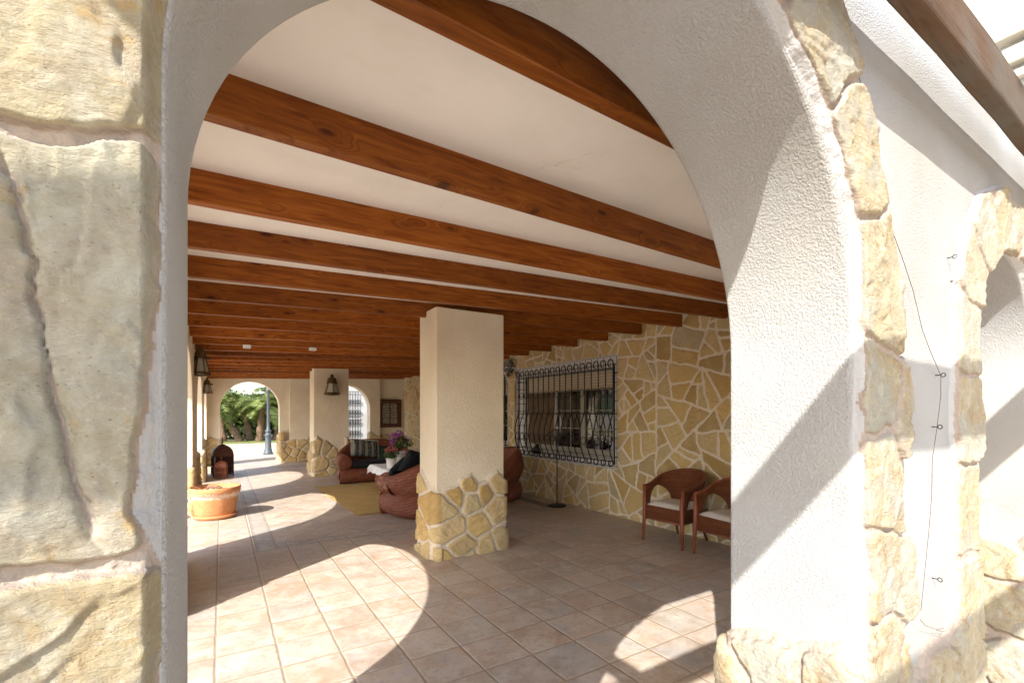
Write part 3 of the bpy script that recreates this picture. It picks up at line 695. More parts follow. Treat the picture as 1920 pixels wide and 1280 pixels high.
def ring_pts(cx, cz, x, r, n=14): return [(x, cx + r * math.cos(2*PI*i/n), cz + r * math.sin(2*PI*i/n)) for i in range(n)]
def window(n, src):
    y0, y1, z0, z1 = n
    t = thing('window', src, 'window', (XW, (y0 + y1) / 2, z0)); t.location = (0, 0, 0); t.parent = hw
    del t['category']
    # tiled niche
    mb = MB(); d = .09
    mb.box(XW + d, XW + d + .03, y0, y0 + .17, z0, z1); mb.box(XW + d, XW + d + .03, y1 - .17, y1, z0, z1)
    mb.box(XW + d, XW + d + .03, y0 + .17, y1 - .17, z0, z0 + .17); mb.box(XW + d, XW + d + .03, y0 + .17, y1 - .17, z1 - .17, z1)
    mb.box(XW + .011, XW + d, y0 - .002, y0 + .006, z0, z1); mb.box(XW + .011, XW + d, y1 - .006, y1 + .002, z0, z1)
    mb.box(XW + .011, XW + d, y0, y1, z0 - .002, z0 + .006); mb.box(XW + .011, XW + d, y0, y1, z1 - .006, z1 + .002)
    mb.build('tiled_border', M['tilewhite'], t)
    a, b = y0 + .17, y1 - .17; c, e_ = z0 + .17, z1 - .17; X = XW + .14
    fr = MB(); fr.box(X, X + .07, a, a + .07, c, e_); fr.box(X, X + .07, b - .07, b, c, e_); fr.box(X, X + .07, a + .07, b - .07, c, c + .08); fr.box(X, X + .07, a + .07, b - .07, e_ - .05, e_)
    m1 = a + .78; m2 = a + 1.48
    fr.box(X, X + .07, m1 - .05, m1 + .05, c + .08, 1.88); fr.box(X, X + .07, m2, m2 + .08, c + .08, 1.88)
    for yy in (a + .42, a + 1.12): fr.box(X + .02, X + .05, yy - .008, yy + .008, c + .08, 1.88)
    for zz in (1.25, 1.55): fr.box(X + .022, X + .052, a + .07, m2, zz - .008, zz + .008)
    fr.box(X - .06, X, a, b, c - .05, c - .005)
    fr.build('frame', M['pvc'], t, .004)
    MB().box(X + .035, X + .045, a + .05, m2 + .02, c + .05, 1.9).build('pane', M['pane'], t)
    MB().box(X - .02, X + .06, a + .07, b - .07, 1.88, e_ - .05).build('roller_shutter', M['slats'], t)
    MB().box(X + .02, X + .06, m2 + .08, b - .07, c + .08, 1.88).build('curtain', M['drape'], t)
    MB().box(X + .08, X + .12, y0, y1, z0, z1).build('backing', M['darkroom'], t)
    # bellied wrought-iron grille
    g = MB(); xg = XW - .07; gy0, gy1 = y0 + .03, y1 - .22; nb = 17; top, mid, bot = 2.24, 1.50, .80
    def bx(z):                                    # distance of the bars from the wall
        return xg if z > mid else xg - .10 * math.sin(max(0, min(1, (mid - z) / (mid - bot))) * PI) ** .8
    step = (gy1 - gy0) / (nb - 1)
    for k in range(nb):
        y = gy0 + k * step; pts = []
        for i in range(10):                       # hooked top
            a_ = -PI * .35 + PI * 1.35 * i / 9; pts.append((xg, y + .042 - .042 * math.cos(a_ + PI * 0) * -1 - 0, top + .042 * math.sin(a_)))
        pts = [(xg, y + .055 + .055 * math.cos(a_), top + .055 * math.sin(a_)) for a_ in np.linspace(-PI * .45, PI, 10)]
        pts += [(bx(z), y, z) for z in np.linspace(top - .05, bot + .02, 18)]
        pts += [(xg - .045 + .045 * math.cos(a_), y, bot - .02 - .05 * math.sin(a_)) for a_ in np.linspace(.2, PI * 1.3, 9)]
        g.tube(pts, .0095, 5)
        if k < nb - 1:
            yc = y + step / 2
            g.tube(ring_pts(yc, 1.83, xg, .06), .0065, 4, True); g.tube(ring_pts(yc, 1.08, bx(1.08), .06), .0065, 4, True)
    for z in (2.16, mid, bot): g.tube([(xg, gy0 - .03, z), (xg, gy1 + .03, z)], .009, 6)
    g.tube([(xg + .005, gy0 - .02, bot - .05), (xg + .005, gy0 - .02, 2.22)], .012, 6); g.tube([(xg + .005, gy1 + .02, bot - .05), (xg + .005, gy1 + .02, 2.22)], .012, 6)
    for z in (2.1, 1.5, .86):
        for y in (gy0 - .02, gy1 + .02): g.tube([(xg, y, z), (XW + .1, y, z)], .008, 5)
    g.build('iron_grille', M['iron'], t)
window(N1, 'nearer window with white tiled border behind a bellied black iron grille')
window(N2, 'farther window partly hidden by the square pillar')
# balcony window high on the upper storey, its rails running along the wall
uw = thing('upper_window', None, None); uw.parent = hw
mb = MB(); [mb.box(XW - dx, XW + .02, -1.6, 1.02, z, z + .06) for z, dx in ((4.22, .10), (3.93, .05))]; mb.box(XW - .07, XW + .02, -1.6, .98, 4.04, 4.16); mb.build('shutter_box', M['pvc'], uw, .01)

# --- ceiling slab and roof
zc = lambda x: 2.655 + (x + .4) * .09 / 5.32
mb = MB(); x0, x1, y0, y1 = -.75, 6.4, .8, 16.45
mb.add([(x0, y0, zc(x0)), (x1, y0, zc(x1)), (x1, y1, zc(x1)), (x0, y1, zc(x0)), (x0, y0, 2.98), (x1, y0, 2.98), (x1, y1, 2.98), (x0, y1, 2.98)],
       [(0,3,2,1),(4,5,6,7),(0,1,5,4),(1,2,6,5),(2,3,7,6),(3,0,4,7)])
tag(mb.build('ceiling', M['ceiling']), kind='structure')

# --- ceiling beams
YL = [1.12, 1.90, 2.72, 3.46, 4.20, 4.98, 5.70, 6.47, 7.33, 8.10]; YR = [1.36, 2.17, 2.70, 3.24, 3.86, 4.52, 5.18, 5.88, 6.58, 7.28]
while YL[-1] < 15.2: YL.append(YL[-1] + .78); YR.append(YR[-1] + .70)
ordn = ['nearest', 'second', 'third', 'fourth', 'fifth', 'sixth', 'seventh', 'eighth', 'ninth', 'tenth', 'eleventh', 'twelfth', 'thirteenth', 'fourteenth', 'fifteenth', 'sixteenth', 'seventeenth', 'eighteenth', 'nineteenth', 'twentieth', 'farthest']
extra = {1: ', its lit underside showing', 4: ', resting over the near square pillar'}
for k, (a, b) in enumerate(zip(YL, YR)):
    xa, xb = -.42, 4.905; zl = lambda x: 2.50 + (x + .4) * .09 / 5.32
    mb = MB(); wd = .062
    N_ = 24; top = []; g = random.Random(k)
    vs = []; fs = []
    for i in range(N_ + 1):
        x = xa + (xb - xa) * i / N_; y = a + (b - a) * i / N_; j = g.uniform(-.0012, .0012)
        z = zl(x) + j; zt = z + .153 - .002 * k * 0
        vs += [(x, y - wd + j, z), (x, y + j, z), (x, y, zt + .01), (x, y - wd, zt + .01)]
        if i: q = 4 * i; p = q - 4; fs += [(p, q, q+1, p+1), (p+1, q+1, q+2, p+2), (p+2, q+2, q+3, p+3), (p+3, q+3, q, p)]
    fs += [(0, 1, 2, 3), (4*N_+3, 4*N_+2, 4*N_+1, 4*N_)]
    mb.add(vs, fs); o = mb.build('ceiling_beam', M['beam'], None, .004, 1)
    nm = 'farthest' if k == len(YL) - 1 else ordn[k]
    tag(o, f'varnished orange-brown pine ceiling beam, {nm} from the near arch' .replace('nearest from', 'the one nearest') + extra.get(k, ''), 'beam', 'pine beams across the porch ceiling')

# --- ceiling spotlights
for (x, y), lb in (((.32, 7.90), 'small white box under a ceiling beam, left of the other one'), ((1.21, 7.80), 'small white box under a ceiling beam, right of the other one')):
    t = thing('ceiling_box', lb, 'fitting', (x, y, 2.50 + (x + .4) * .017), 0, 'small white boxes under the beams')
    MB().box(-.05, .05, -.05, .03, -.045, 0).build('housing', M['plastic'], t, .006); MB().box(-.035, .035, -.04, .02, -.052, -.045).build('cover', M['pvc'], t, .003)

# --- square pillars
def pillar(y0, y1, lb, sd_, res, ph):
    t = thing('pillar', lb, 'pillar', (0, 0, 0), 0, 'square pillars down the middle of the porch')
    MB().box(1.87, 2.68, y0, y1, 0, 2.60).build('shaft', M['cream'], t, .012, 3)
    skirt('stone_skirt', (1.87, 2.68, y0, y1, .03), wob(.86, .045, 7, ph), M['stone'], t, res, .27, .034, .045, .02, seed=sd_, rough=.006)
    return t
pillar(4.45, 4.92, 'cream square pillar with flagstone base, the near one in mid-porch', 41, .008, 0)
pillar(11.9, 12.5, 'cream square pillar with flagstone base, the far one bearing a brass lamp', 47, .013, 2)

# --- pergola timbers in front of the arch wall
g_ = 'weathered timbers of the pergola'
def timber(x0, x1, y0, y1, z0, z1, lb, mat='oldbeam'):
    mb = MB(); ax = 0 if x1 - x0 > y1 - y0 else 1; N_ = 30; rg = random.Random(int(z0 * 100 + y0 * 37)); vs = []; fs = []
    for i in range(N_ + 1):
        j = rg.uniform(-.003, .003); k2 = rg.uniform(-.003, .003); u = i / N_
        if ax == 0: x = x0 + (x1 - x0) * u; vs += [(x, y0 + j, z0 + k2), (x, y1 + j, z0 + k2), (x, y1 + k2, z1), (x, y0 + k2, z1)]
        else: y = y0 + (y1 - y0) * u; vs += [(x0 + j, y, z0 + k2), (x1 + j, y, z0 + k2), (x1 + k2, y, z1), (x0 + k2, y, z1)]
        if i: q = 4 * i; p = q - 4; fs += [(p, q, q+1, p+1), (p+1, q+1, q+2, p+2), (p+2, q+2, q+3, p+3), (p+3, q+3, q, p)]
    fs += [(0, 1, 2, 3), (4*N_+3, 4*N_+2, 4*N_+1, 4*N_)]; mb.add(vs, fs)
    tag(mb.build('pergola_beam', M[mat], None, .008, 2), lb, 'beam', g_)
timber(-4.2, 4.9, .465, .522, 2.60, 2.76, 'dark weathered pergola beam crossing the top right corner beside the wall')
timber(-4.2, 4.9, -.325, -.21, 2.60, 2.77, 'weathered pergola beam above the camera, casting the diagonal shade stripe')
timber(-4.2, 4.9, -1.08, -.98, 2.62, 2.78, 'weathered pergola beam behind the camera, second out from the wall')
timber(-4.2, 4.9, -1.85, -1.75, 2.62, 2.78, 'weathered pergola beam farthest out from the wall')
timber(-.72, -.65, -2.3, .60, 2.48, 2.60, 'weathered cross timber carrying the pergola beams at the left', 'oldbeam_y')
tp = thing('pergola_post', 'weathered timber post under the outer end of the pergola', 'post', (-.685, -2.2, 0))
MB().box(-.06, .06, -.06, .06, .12, 2.47).build('shaft', M['oldbeam'], tp, .01); MB().box(-.16, .16, -.16, .16, 0, .12).build('foot', M['clay'], tp, .02)

# --- wire and screw eyes on the wall right of the arch
t = thing('trellis_wire', 'thin dark wire strung down the white wall between the two arches', 'wire')
pts = [on_y(X, Y, .598) for X, Y in ((1600, 90), (1634, 258), (1660, 400), (1690, 478), (1712, 545), (1730, 620), (1745, 660), (1764, 703), (1764, 740), (1757, 800), (1748, 860), (1747, 930), (1741, 1000), (1733, 1080), (1725, 1160))]
sm = []
for i in range(len(pts) - 1):
    for k in range(5): sm.append(pts[i].lerp(pts[i+1], k / 5) + Vector((random.uniform(-.0012, .0012), 0, 0)))
mb = MB().tube(sm, .0009, 5); pc = [on_y(X, Y, .585) for X, Y in ((1725, 1160), (1735, 1172), (1755, 1179), (1770, 1177), (1777, 1180), (1770, 1183), (1756, 1181))]
mb.tube(pc, .0009, 5).build('wire', M['hoop'], t)
for (X, Y), lb in (((1785, 482), 'topmost bare'), ((1763, 703), 'upper, with the wire through it,'), ((1757, 800), 'middle, with the wire beside it,'), ((1757, 1085), 'lowest bare')):
    c = on_y(X, Y, .600); mb = MB()
    mb.tube([c + Vector((.002 * math.cos(a), -.008 + .007 * math.cos(a), .007 * math.sin(a))) for a in np.linspace(0, 2*PI, 12)[:-1]], .0016, 5, True)
    mb.tube([c + Vector((0, -.002, 0)), c + Vector((0, .02, 0))], .002, 5)
    tag(mb.build('screw_eye', M['iron']), f'{lb} black screw eye in the white wall between the arches', 'hook', 'screw eyes in the wall')

# --- weathered board by the right-hand arch, its solid shape also standing for shadow
mb = MB(); P = []
for i in range(24):
    u = i / 23; row = []
    for k in range(10):
        a = 2 * PI * k / 9; r = .035 + .012 * math.sin(u * 9 + a * 2)
        row.append((3.05 + .42 * u, .60 + .10 * u + r * 1.8 * math.cos(a), .035 + r * math.sin(a)))
    P.append(row)
o = mb.grid(P).build('wood_and_shadow', M['oldbeam']); tag(o, 'gnarled brown wood and shadow modelled as one piece on the floor at the lower right corner', 'wood')

# ================================================================ THINGS IN THE PORCH
def lantern(lb, loc, hgt, rz=0, sides=6, group='brass wall lanterns', wd=1.):
    t = thing('wall_lantern', lb, 'lantern', loc, rz, group); s = hgt / .52
    fr = MB(); gl = MB(); rb, rt, zb, zt = .17 * s * wd, .10 * s * wd, .06 * s, .29 * s
    cb = [(rb * math.cos(2*PI*k/sides + PI/sides), rb * math.sin(2*PI*k/sides + PI/sides), zb) for k in range(sides)]
    ct = [(rt * math.cos(2*PI*k/sides + PI/sides), rt * math.sin(2*PI*k/sides + PI/sides), zt) for k in range(sides)]
    fr.tube(cb, .010 * s, 5, True); fr.tube(ct, .009 * s, 5, True); fr.tube([(x * 1.08, y * 1.08, 0.02 * s) for x, y, z in cb], .012 * s, 5, True)
    for a, b in zip(cb, ct): fr.tube([a, b], .008 * s, 5); fr.tube([(a[0] * 1.08, a[1] * 1.08, .02 * s), a], .009 * s, 5)
    fr.build('frame', M['bronze'], t)
    for k in range(sides):
        j = (k + 1) % sides; sc1 = .97
        gl.add([tuple(c * sc1 for c in cb[k][:2]) + (zb,), tuple(c * sc1 for c in cb[j][:2]) + (zb,), tuple(c * sc1 for c in ct[j][:2]) + (zt,), tuple(c * sc1 for c in ct[k][:2]) + (zt,)], [(0, 1, 2, 3)])
    gl.build('pane', M['lampglass'], t)
    MB().lathe([(rt * 1.25, zt), (rt * 1.3, zt + .02 * s), (rt * 1.05, zt + .035 * s), (rt * 1.1, zt + .07 * s), (rt * .9, zt + .12 * s), (rt * .5, zt + .145 * s), (rt * .35, zt + .15 * s), (rt * .45, zt + .175 * s), (rt * .3, zt + .20 * s), (.004, zt + .225 * s)], n=20).build('dome', M['bronze'], t)
    MB().lathe([(.001, -.01 * s), (rb * .5, 0), (rb * 1.08, .018 * s)], n=20).build('base_plate', M['bronze'], t)
    MB().box(-.02 * s, .02 * s, rb * .3, rb * 1.1, zt - .02 * s, zt + .03 * s).build('bracket', M['bronze'], t)
    return t
lantern('brass wall lantern with flared glass on the far square pillar', (on_y(622, 742, 11.76).x, 11.74, on_y(622, 741, 11.76).z), .52)
lantern('brass wall lantern high on the left arcade, nearer of its two', (-.27, 8.55, 2.07), .50, -PI / 2, wd=.7)
lantern('brass wall lantern high on the left arcade, small and farther off', (-.275, 12.6, 1.95), .38, -PI / 2, wd=.8)
t = thing('star_lantern', 'dark faceted star-shaped lantern on the stone wall above the grille', 'lantern', (XW - .10, 7.83, 2.43))
bm = bmesh.new(); bmesh.ops.create_icosphere(bm, subdivisions=2, radius=.12); me = bpy.data.meshes.new('globe'); bm.to_mesh(me)
tb = MB(); gb = MB()
for ed in bm.edges: tb.tube([ed.verts[0].co * 1.0, ed.verts[1].co * 1.0], .006, 4, caps=False)
for f in bm.faces:
    c = f.calc_center_median() * .985; gb.add([v.co * .985 for v in f.verts], [(0, 1, 2)])
    if f.index % 4 == 0: q = c.normalized(); gb.add([v.co * .99 for v in f.verts] + [q * .19], [(0, 1, 3), (1, 2, 3), (2, 0, 3)])
bm.free(); tb.build('leading', M['iron'], t); gb.build('facets', M['lampglass'], t)
MB().lathe([(.03, -.20), (.05, -.16), (.02, -.13), (.05, -.12)], n=12).build('finial', M['bronze'], t); MB().box(-.01, .11, -.01, .01, -.01, .01).build('bracket', M['iron'], t)

# --- framed fretwork panel at the end
t = thing('framed_panel', 'dark wooden framed panel of eight fretwork squares on the end wall', 'wall panel', (5.03, 16.12, 1.02))
fr = MB(); W_, H_ = .82, .98
fr.box(-W_/2, -W_/2 + .14, -.03, .05, 0, H_); fr.box(W_/2 - .14, W_/2, -.03, .05, 0, H_); fr.box(-W_/2 + .14, W_/2 - .14, -.03, .05, 0, .14); fr.box(-W_/2 + .14, W_/2 - .14, -.03, .05, H_ - .14, H_)
fr.box(-.014, .014, -.01, .045, .14, H_ - .14)
for k in range(1, 4): fr.box(-W_/2 + .14, W_/2 - .14, -.008, .043, .14 + k * .175 - .012, .14 + k * .175 + .012)
fr.build('frame', M['darkwood'], t, .006)
for a in range(2):
    for b in range(4):
        cx = -W_/2 + .14 + .135 + a * .27; cz = .14 + .0875 + b * .175; m = MB().box(cx - .12, cx + .12, .025, .035, cz - .074, cz + .074)
        pn = m.build('tile', M['lampglass'], t); m = MB()
        for q in range(4):
            a0 = random.uniform(0, 6); m.tube([(cx + (-.08 + .05 * q) + .03 * math.cos(a0 + i * .8), .022, cz + .045 * math.sin(a0 + i * .8)) for i in range(6)], .006, 4)
        m.build('fretwork', M['darkwood'], pn)

# --- terracotta pot
t = thing('terracotta_pot', 'large weathered terracotta pot on a saucer by the left arcade', 'flower pot', (-.075, 7.98, 0))
MB().lathe([(.001, .03), (.235, .03), (.25, .05), (.285, .30), (.295, .345), (.315, .35), (.325, .44), (.318, .452), (.30, .45), (.29, .38), (.27, .37)], n=56).build('body', M['terracotta'], t)
MB().lathe([(.001, .005), (.25, .005), (.275, .03), (.285, .055), (.272, .058), (.25, .035), (.001, .03)], n=56).build('saucer', M['terracotta'], t)
MB().lathe([(.285, .385), (.15, .395), (.001, .40)], n=30).build('soil', M['soil'], t)
mb = MB()
for k in range(26):
    a = random.uniform(0, 2*PI); r = random.uniform(0, .11); p = Vector((-.06 + r * math.cos(a), r * math.sin(a), .40)); pts = [p]
    d = Vector((random.uniform(-1, 1), random.uniform(-1, 1), random.uniform(.2, 1.0))).normalized()
    for i in range(4): pts.append(pts[-1] + d * .028 + Vector((random.uniform(-.01, .01), random.uniform(-.01, .01), -.006 * i)))
    mb.tube(pts, [.008, .011, .012, .009, .003], 5)
mb.build('dead_plant', M['dry'], t)

# --- Moroccan lanterns
def moroccan(lb, loc, rz, w_, h_, mat, cat_fin=True):
    t = thing('floor_lantern', lb, 'lantern', loc, rz, 'pierced metal lanterns on the floor'); hb = h_ * .52; q = w_ / 2
    m = MB()
    for sx in (-1, 1):
        for sy in (-1, 1): m.box(sx * q - .012 * w_ / .4, sx * q + .012 * w_ / .4, sy * q - .012, sy * q + .012, 0, hb * 1.08)
    for z in (.06 * h_, hb * .5, hb): 
        for sx in (-1, 1): m.box(-q, q, sx * q - .009, sx * q + .009, z - .012, z + .012); m.box(sx * q - .009, sx * q + .009, -q, q, z - .013, z + .011)
    m.build('frame', mat, t, .003)
    m = MB(); nb = 7
    for s_ in (-1, 1):
        for k in range(1, nb):
            u = -q + 2 * q * k / nb; rr_ = q / nb * .62
            for z in np.arange(.10 * h_, hb - .02, rr_ * 2.1):
                m.tube([(u + rr_ * math.cos(a), s_ * q, z + rr_ * math.sin(a)) for a in np.linspace(0, 2*PI, 9)[:-1]], rr_ * .36, 4, True)
                m.tube([(s_ * q, u + rr_ * math.cos(a), z + rr_ * math.sin(a)) for a in np.linspace(0, 2*PI, 9)[:-1]], rr_ * .36, 4, True)
    m.box(-q * .75, q * .75, -q * .75, q * .75, .07 * h_, hb * .98)
    m.build('fret_panels', mat, t)
    m = MB(); prof = [(1.0, 0), (1.04, .12), (1.0, .34), (.88, .56), (.66, .74), (.38, .87), (.14, .94), (.03, 1.0)]; hd = h_ * .30; vs = []
    n_ = 4
    P = [[(q * f_ * math.sqrt(2) * math.cos(PI/4 + k * PI/2), q * f_ * math.sqrt(2) * math.sin(PI/4 + k * PI/2), hb + hd * zz) for k in range(5)] for f_, zz in prof]
    m.grid(P, smooth=False).build('dome', mat, t, .004)
    m = MB(); z0 = hb + hd; q_ = h_ / .85
    m.lathe([(r_ * q_, z0 + z_ * q_) for r_, z_ in ((.009, -.01), (.009, .02), (.038, .035), (.009, .05), (.009, .075), (.030, .09), (.008, .105), (.008, .13), (.015, .14), (.001, .155))], n=12)
    m.build('finial', mat, t)
    return t
moroccan('big dark pierced metal lantern with pointed dome standing on the floor', (.02, 13.15, 0), .12, .40, .95, M['metal_dark'])
moroccan('small coppery red lantern in front of the big dark one', (-.0, 12.80, 0), -.22, .21, .50, M['copper'])

# --- rug
mb = MB(); P = []
for i in range(40):
    P.append([(-.85 + 1.7 * j / 20, -1.6 + 3.2 * i / 39, .004 + .004 * (1 + math.sin(i * .7 + j))) for j in range(21)])
mb.grid(P); mb.box(-.85, .85, -1.6, 1.6, .001, .004); o = mb.build('rug', M['jute']); o.location = (2.50, 8.60, 0); o.rotation_euler.z = .03
tag(o, 'golden jute rug on the tiles under the wicker seating', 'rug')

# --- rounded wicker seats
def upath(W, D, n=64, r=None):
    """U from the left front corner round the back to the right front corner; front is -y"""
    r = r or min(W / 2, D * .62); pts = []
    L1 = D - r; arc = PI * r / 2; L2 = W - 2 * r; tot = 2 * L1 + 2 * arc + L2
    for i in range(n):
        s_ = tot * i / (n - 1)
        if s_ <= L1: p = (-W/2, -D/2 + s_, -1, 0)
        elif s_ <= L1 + arc: a = (s_ - L1) / r; p = (-W/2 + r - r*math.cos(a), D/2 - r + r*math.sin(a), -math.cos(a), math.sin(a))
        elif s_ <= L1 + arc + L2: p = (-W/2 + r + s_ - L1 - arc, D/2, 0, 1)
        elif s_ <= L1 + 2*arc + L2: a = PI/2 - (s_ - L1 - arc - L2) / r; p = (W/2 - r + r*math.cos(a), D/2 - r + r*math.sin(a), math.cos(a), math.sin(a))
        else: p = (W/2, D/2 - r - (s_ - L1 - 2*arc - L2), 1, 0)
        pts.append(p + (s_, tot))
    return pts
def wicker_seat(name, lb, cat, loc, rz, W, D, hb=.90, ha=.60, group='rounded red-brown wicker seats'):
    t = thing(name, lb, cat, loc, rz, group)
    prof = [(-.10, .30), (-.11, .36), (-.10, None, .0), (-.07, None, .55), (-.01, None, .9), (.05, None, 1.0), (.11, None, .86), (.15, None, .58), (.15, None, .3), (.11, None, .1), (.07, .345), (.045, .325), (.09, .29), (.125, .22), (.13, .15), (.11, .08), (.06, .03), (.0, .0)]
    P = []; UVs = []
    for (x, y, nx, ny, s_, tot) in upath(W - .26, D - .13, 90):
        u = s_ / tot; k = ss(np.array(min(u, 1 - u)), .10, .42); hh = ha + (hb - ha) * float(k); row = []; uv = []; L = 0; pv = None
        for q in prof:
            n_ = q[0]; z = q[1] if q[1] is not None else .38 + (hh - .38) * q[2]
            if pv: L += math.dist(pv, (n_, z))
            pv = (n_, z); row.append((x + nx * n_, y + ny * n_ + .0, z)); uv.append((s_, L))
        P.append(row); UVs.append(uv)
    m = MB(); m.grid(P, UVs)
    m.build('shell', M['wicker'], t)
    for s_ in (-1, 1):
        m = MB(); y0 = -D/2 + .06; cx = s_ * (W/2 - .13)
        P = []; UVs = []
        for i, (r, yy) in enumerate([(.15, .45), (.155, .06), (.15, .0), (.13, -.03), (.10, -.035), (.09, -.028), (.06, -.045), (.03, -.05), (.001, -.055)]):
            P.append([(cx + r * math.cos(a), y0 + yy, .46 + r * math.sin(a)) for a in np.linspace(0, 2*PI, 25)]); UVs.append([(a * .15, i * .04) for a in np.linspace(0, 2*PI, 25)])
        m.grid(P, UVs).build('arm_roll', M['wicker'], t)
    m = MB(); P = []; UVs = []
    for i in range(41):
        x = -W/2 + .02 + (W - .04) * i / 40; row = []; uv = []; ed = 1 - .25 * max(0, abs(x) / (W/2) - .85) / .15
        for k in range(13):
            a = -PI * .55 + PI * 1.15 * k / 12; row.append((x, -D/2 + .16 - .17 * ed * math.cos(a), .165 + .165 * math.sin(a))); uv.append((x, k * .045))
        P.append(row); UVs.append(uv)
    m.grid(P, UVs); m.box(-W/2 + .3, W/2 - .3, -D/2 + .15, .0, .02, .32); m.build('base_roll', M['wicker'], t)
    def pad(x0, x1, y0, y1, z0, z1, mat, nm):
        P = []
        for i in range(21):
            row = []
            for j in range(25):
                a = 2*PI*j/24; u = -1 + 2 * i / 20; cx = (x0+x1)/2 + u * (x1-x0)/2; e_ = (1 - abs(u)**6) ** .5
                cy = (abs(math.cos(a))**.5) * math.copysign(1, math.cos(a)); cz = (abs(math.sin(a))**.7) * math.copysign(1, math.sin(a))
                row.append((cx, (y0+y1)/2 + (y1-y0)/2*cy*(.8+.2*e_), (z0+z1)/2 + (z1-z0)/2*cz*max(.05, e_)))
            P.append(row)
        MB().grid(P).build(nm, mat, t)
    pad(-W/2 + .24, W/2 - .24, -D/2 + .02, D/2 - .22, .30, .47, M['cushion'], 'seat_cushion')
    return t
wicker_seat('wicker_sofa', 'rounded wicker sofa by the far pillar, facing the camera', 'sofa', (3.0, 10.65, 0), -.05, 1.75, 1.0)
wicker_seat('wicker_sofa', 'rounded wicker sofa seen from behind, left of the near pillar', 'sofa', (2.90, 6.60, 0), PI + .04, 1.75, 1.0, .88)
wicker_seat('wicker_armchair', 'rounded wicker armchair in shade right of the near pillar', 'armchair', (4.03, 7.12, 0), -PI / 2 - .15, 1.05, .98, .90)

def cushion(name, lb, loc, rot, w_, h_, d_, mat, cat='cushion', fringe=False, group=None):
    P = []; UVs = []
    n = 16
    for side in (1, -1):
        for i in range(n + 1):
            row = []; uv = []
            for j in range(n + 1):
                u, v = -1 + 2*i/n, -1 + 2*j/n; b = ((1 - u**4) * (1 - v**4)) ** .5; pin = 1 - .06 * (1 - abs(u*v))
                row.append((u * w_/2 * (1 - .05*(1-v*v)*0 - .04*abs(1-abs(v))), side * d_/2 * b, v * h_/2 * (1 - .04*abs(1-abs(u))))); uv.append((u/2 + .5, v/2 + .5))
            P.append(row); UVs.append(uv)
    m = MB(); m.grid(P[:n+1], UVs[:n+1]); m.grid(P[n+1:], UVs[n+1:]); o = m.build(name, mat)
    o.location = loc; o.rotation_euler = rot; tag(o, lb, cat, group)
    if fringe:
        m = MB()
        for k in range(44):
            for s_ in (-1, 1): v = -h_/2 + h_ * k / 43; m.tube([(s_ * w_ * .49, 0, v), (s_ * w_ * .53, random.uniform(-.01, .01), v + random.uniform(-.008, .008))], .004, 4)
        for k in range(60): u = -w_/2 + w_ * k / 59; m.tube([(u, 0, h_ * .49), (u + random.uniform(-.006, .006), 0, h_ * .54)], .004, 4)
        m.build('fringe', M['seatcloth'], o)
    return o
cushion('cushion', 'fringed dark striped cushion leaning in the far wicker sofa', (2.80, 10.83, .70), (-.45, .12, .05), .62, .42, .14, M['striped'], fringe=True)
cushion('cushion', 'dark green cushion low in the far wicker sofa', (3.35, 10.80, .58), (-.5, 0, -.1), .5, .36, .14, M['green'])
cushion('cushion', 'black cushion on top of the near wicker sofa back', (2.42, 6.50, .78), (.5, .25, .35), .5, .36, .14, M['cushion'])
cushion('cushion', 'black cushion poking up at the left end of the near sofa', (2.24, 6.78, .66), (.6, -.5, .5), .42, .32, .13, M['cushion'])

# --- wicker table with white cloth
t = thing('coffee_table', 'low bulging wicker table beneath a white cloth', 'table', (2.98, 8.80, 0))
P = []; UVs = []
for i in range(49):
    a = 2*PI*i/48; row = []; uv = []
    for k, (f_, z) in enumerate([(.80, 0), (.90, .05), (.98, .14), (1.0, .22), (.95, .30), (.86, .36), (.90, .42), (.96, .46), (.6, .475)]):
        c_, s_ = math.cos(a), math.sin(a); e_ = .45; row.append((.44 * f_ * math.copysign(abs(c_)**e_, c_), .56 * f_ * math.copysign(abs(s_)**e_, s_), z)); uv.append((a * .5, k * .07))
    P.append(row); UVs.append(uv)
MB().grid(P, UVs).build('body', M['wicker'], t); MB().box(-.42, .42, -.54, .54, .46, .478).build('tabletop', M['darkwood'], t, .01)
P = []
for i in range(61):
    row = []
    for j in range(61):
        u, v = -1 + i/30, -1 + j/30; x, y = u * .60, v * .74; dx, dy = max(0, abs(x) - .46), max(0, abs(y) - .58); d = math.hypot(dx, dy)
        wv = .025 * math.sin(7 * math.atan2(y, x) * 2 + 1.3) * min(1, d / .08); X_ = math.copysign(min(abs(x), .46 + .018 * min(1, d * 12)), x); Y_ = math.copysign(min(abs(y), .58 + .018 * min(1, d * 12)), y)
        row.append((X_ + math.copysign(1, x) * wv * (dx > 0), Y_ + math.copysign(1, y) * wv * (dy > 0), .486 - d * .98 + .0015 * math.sin(x * 30) * math.sin(y * 23)))
    P.append(row)
o = MB().grid(P).build('tablecloth', M['whitecloth']); o.location = (2.98, 8.80, 0); tag(o, 'white cloth draped over the low wicker table', 'tablecloth')

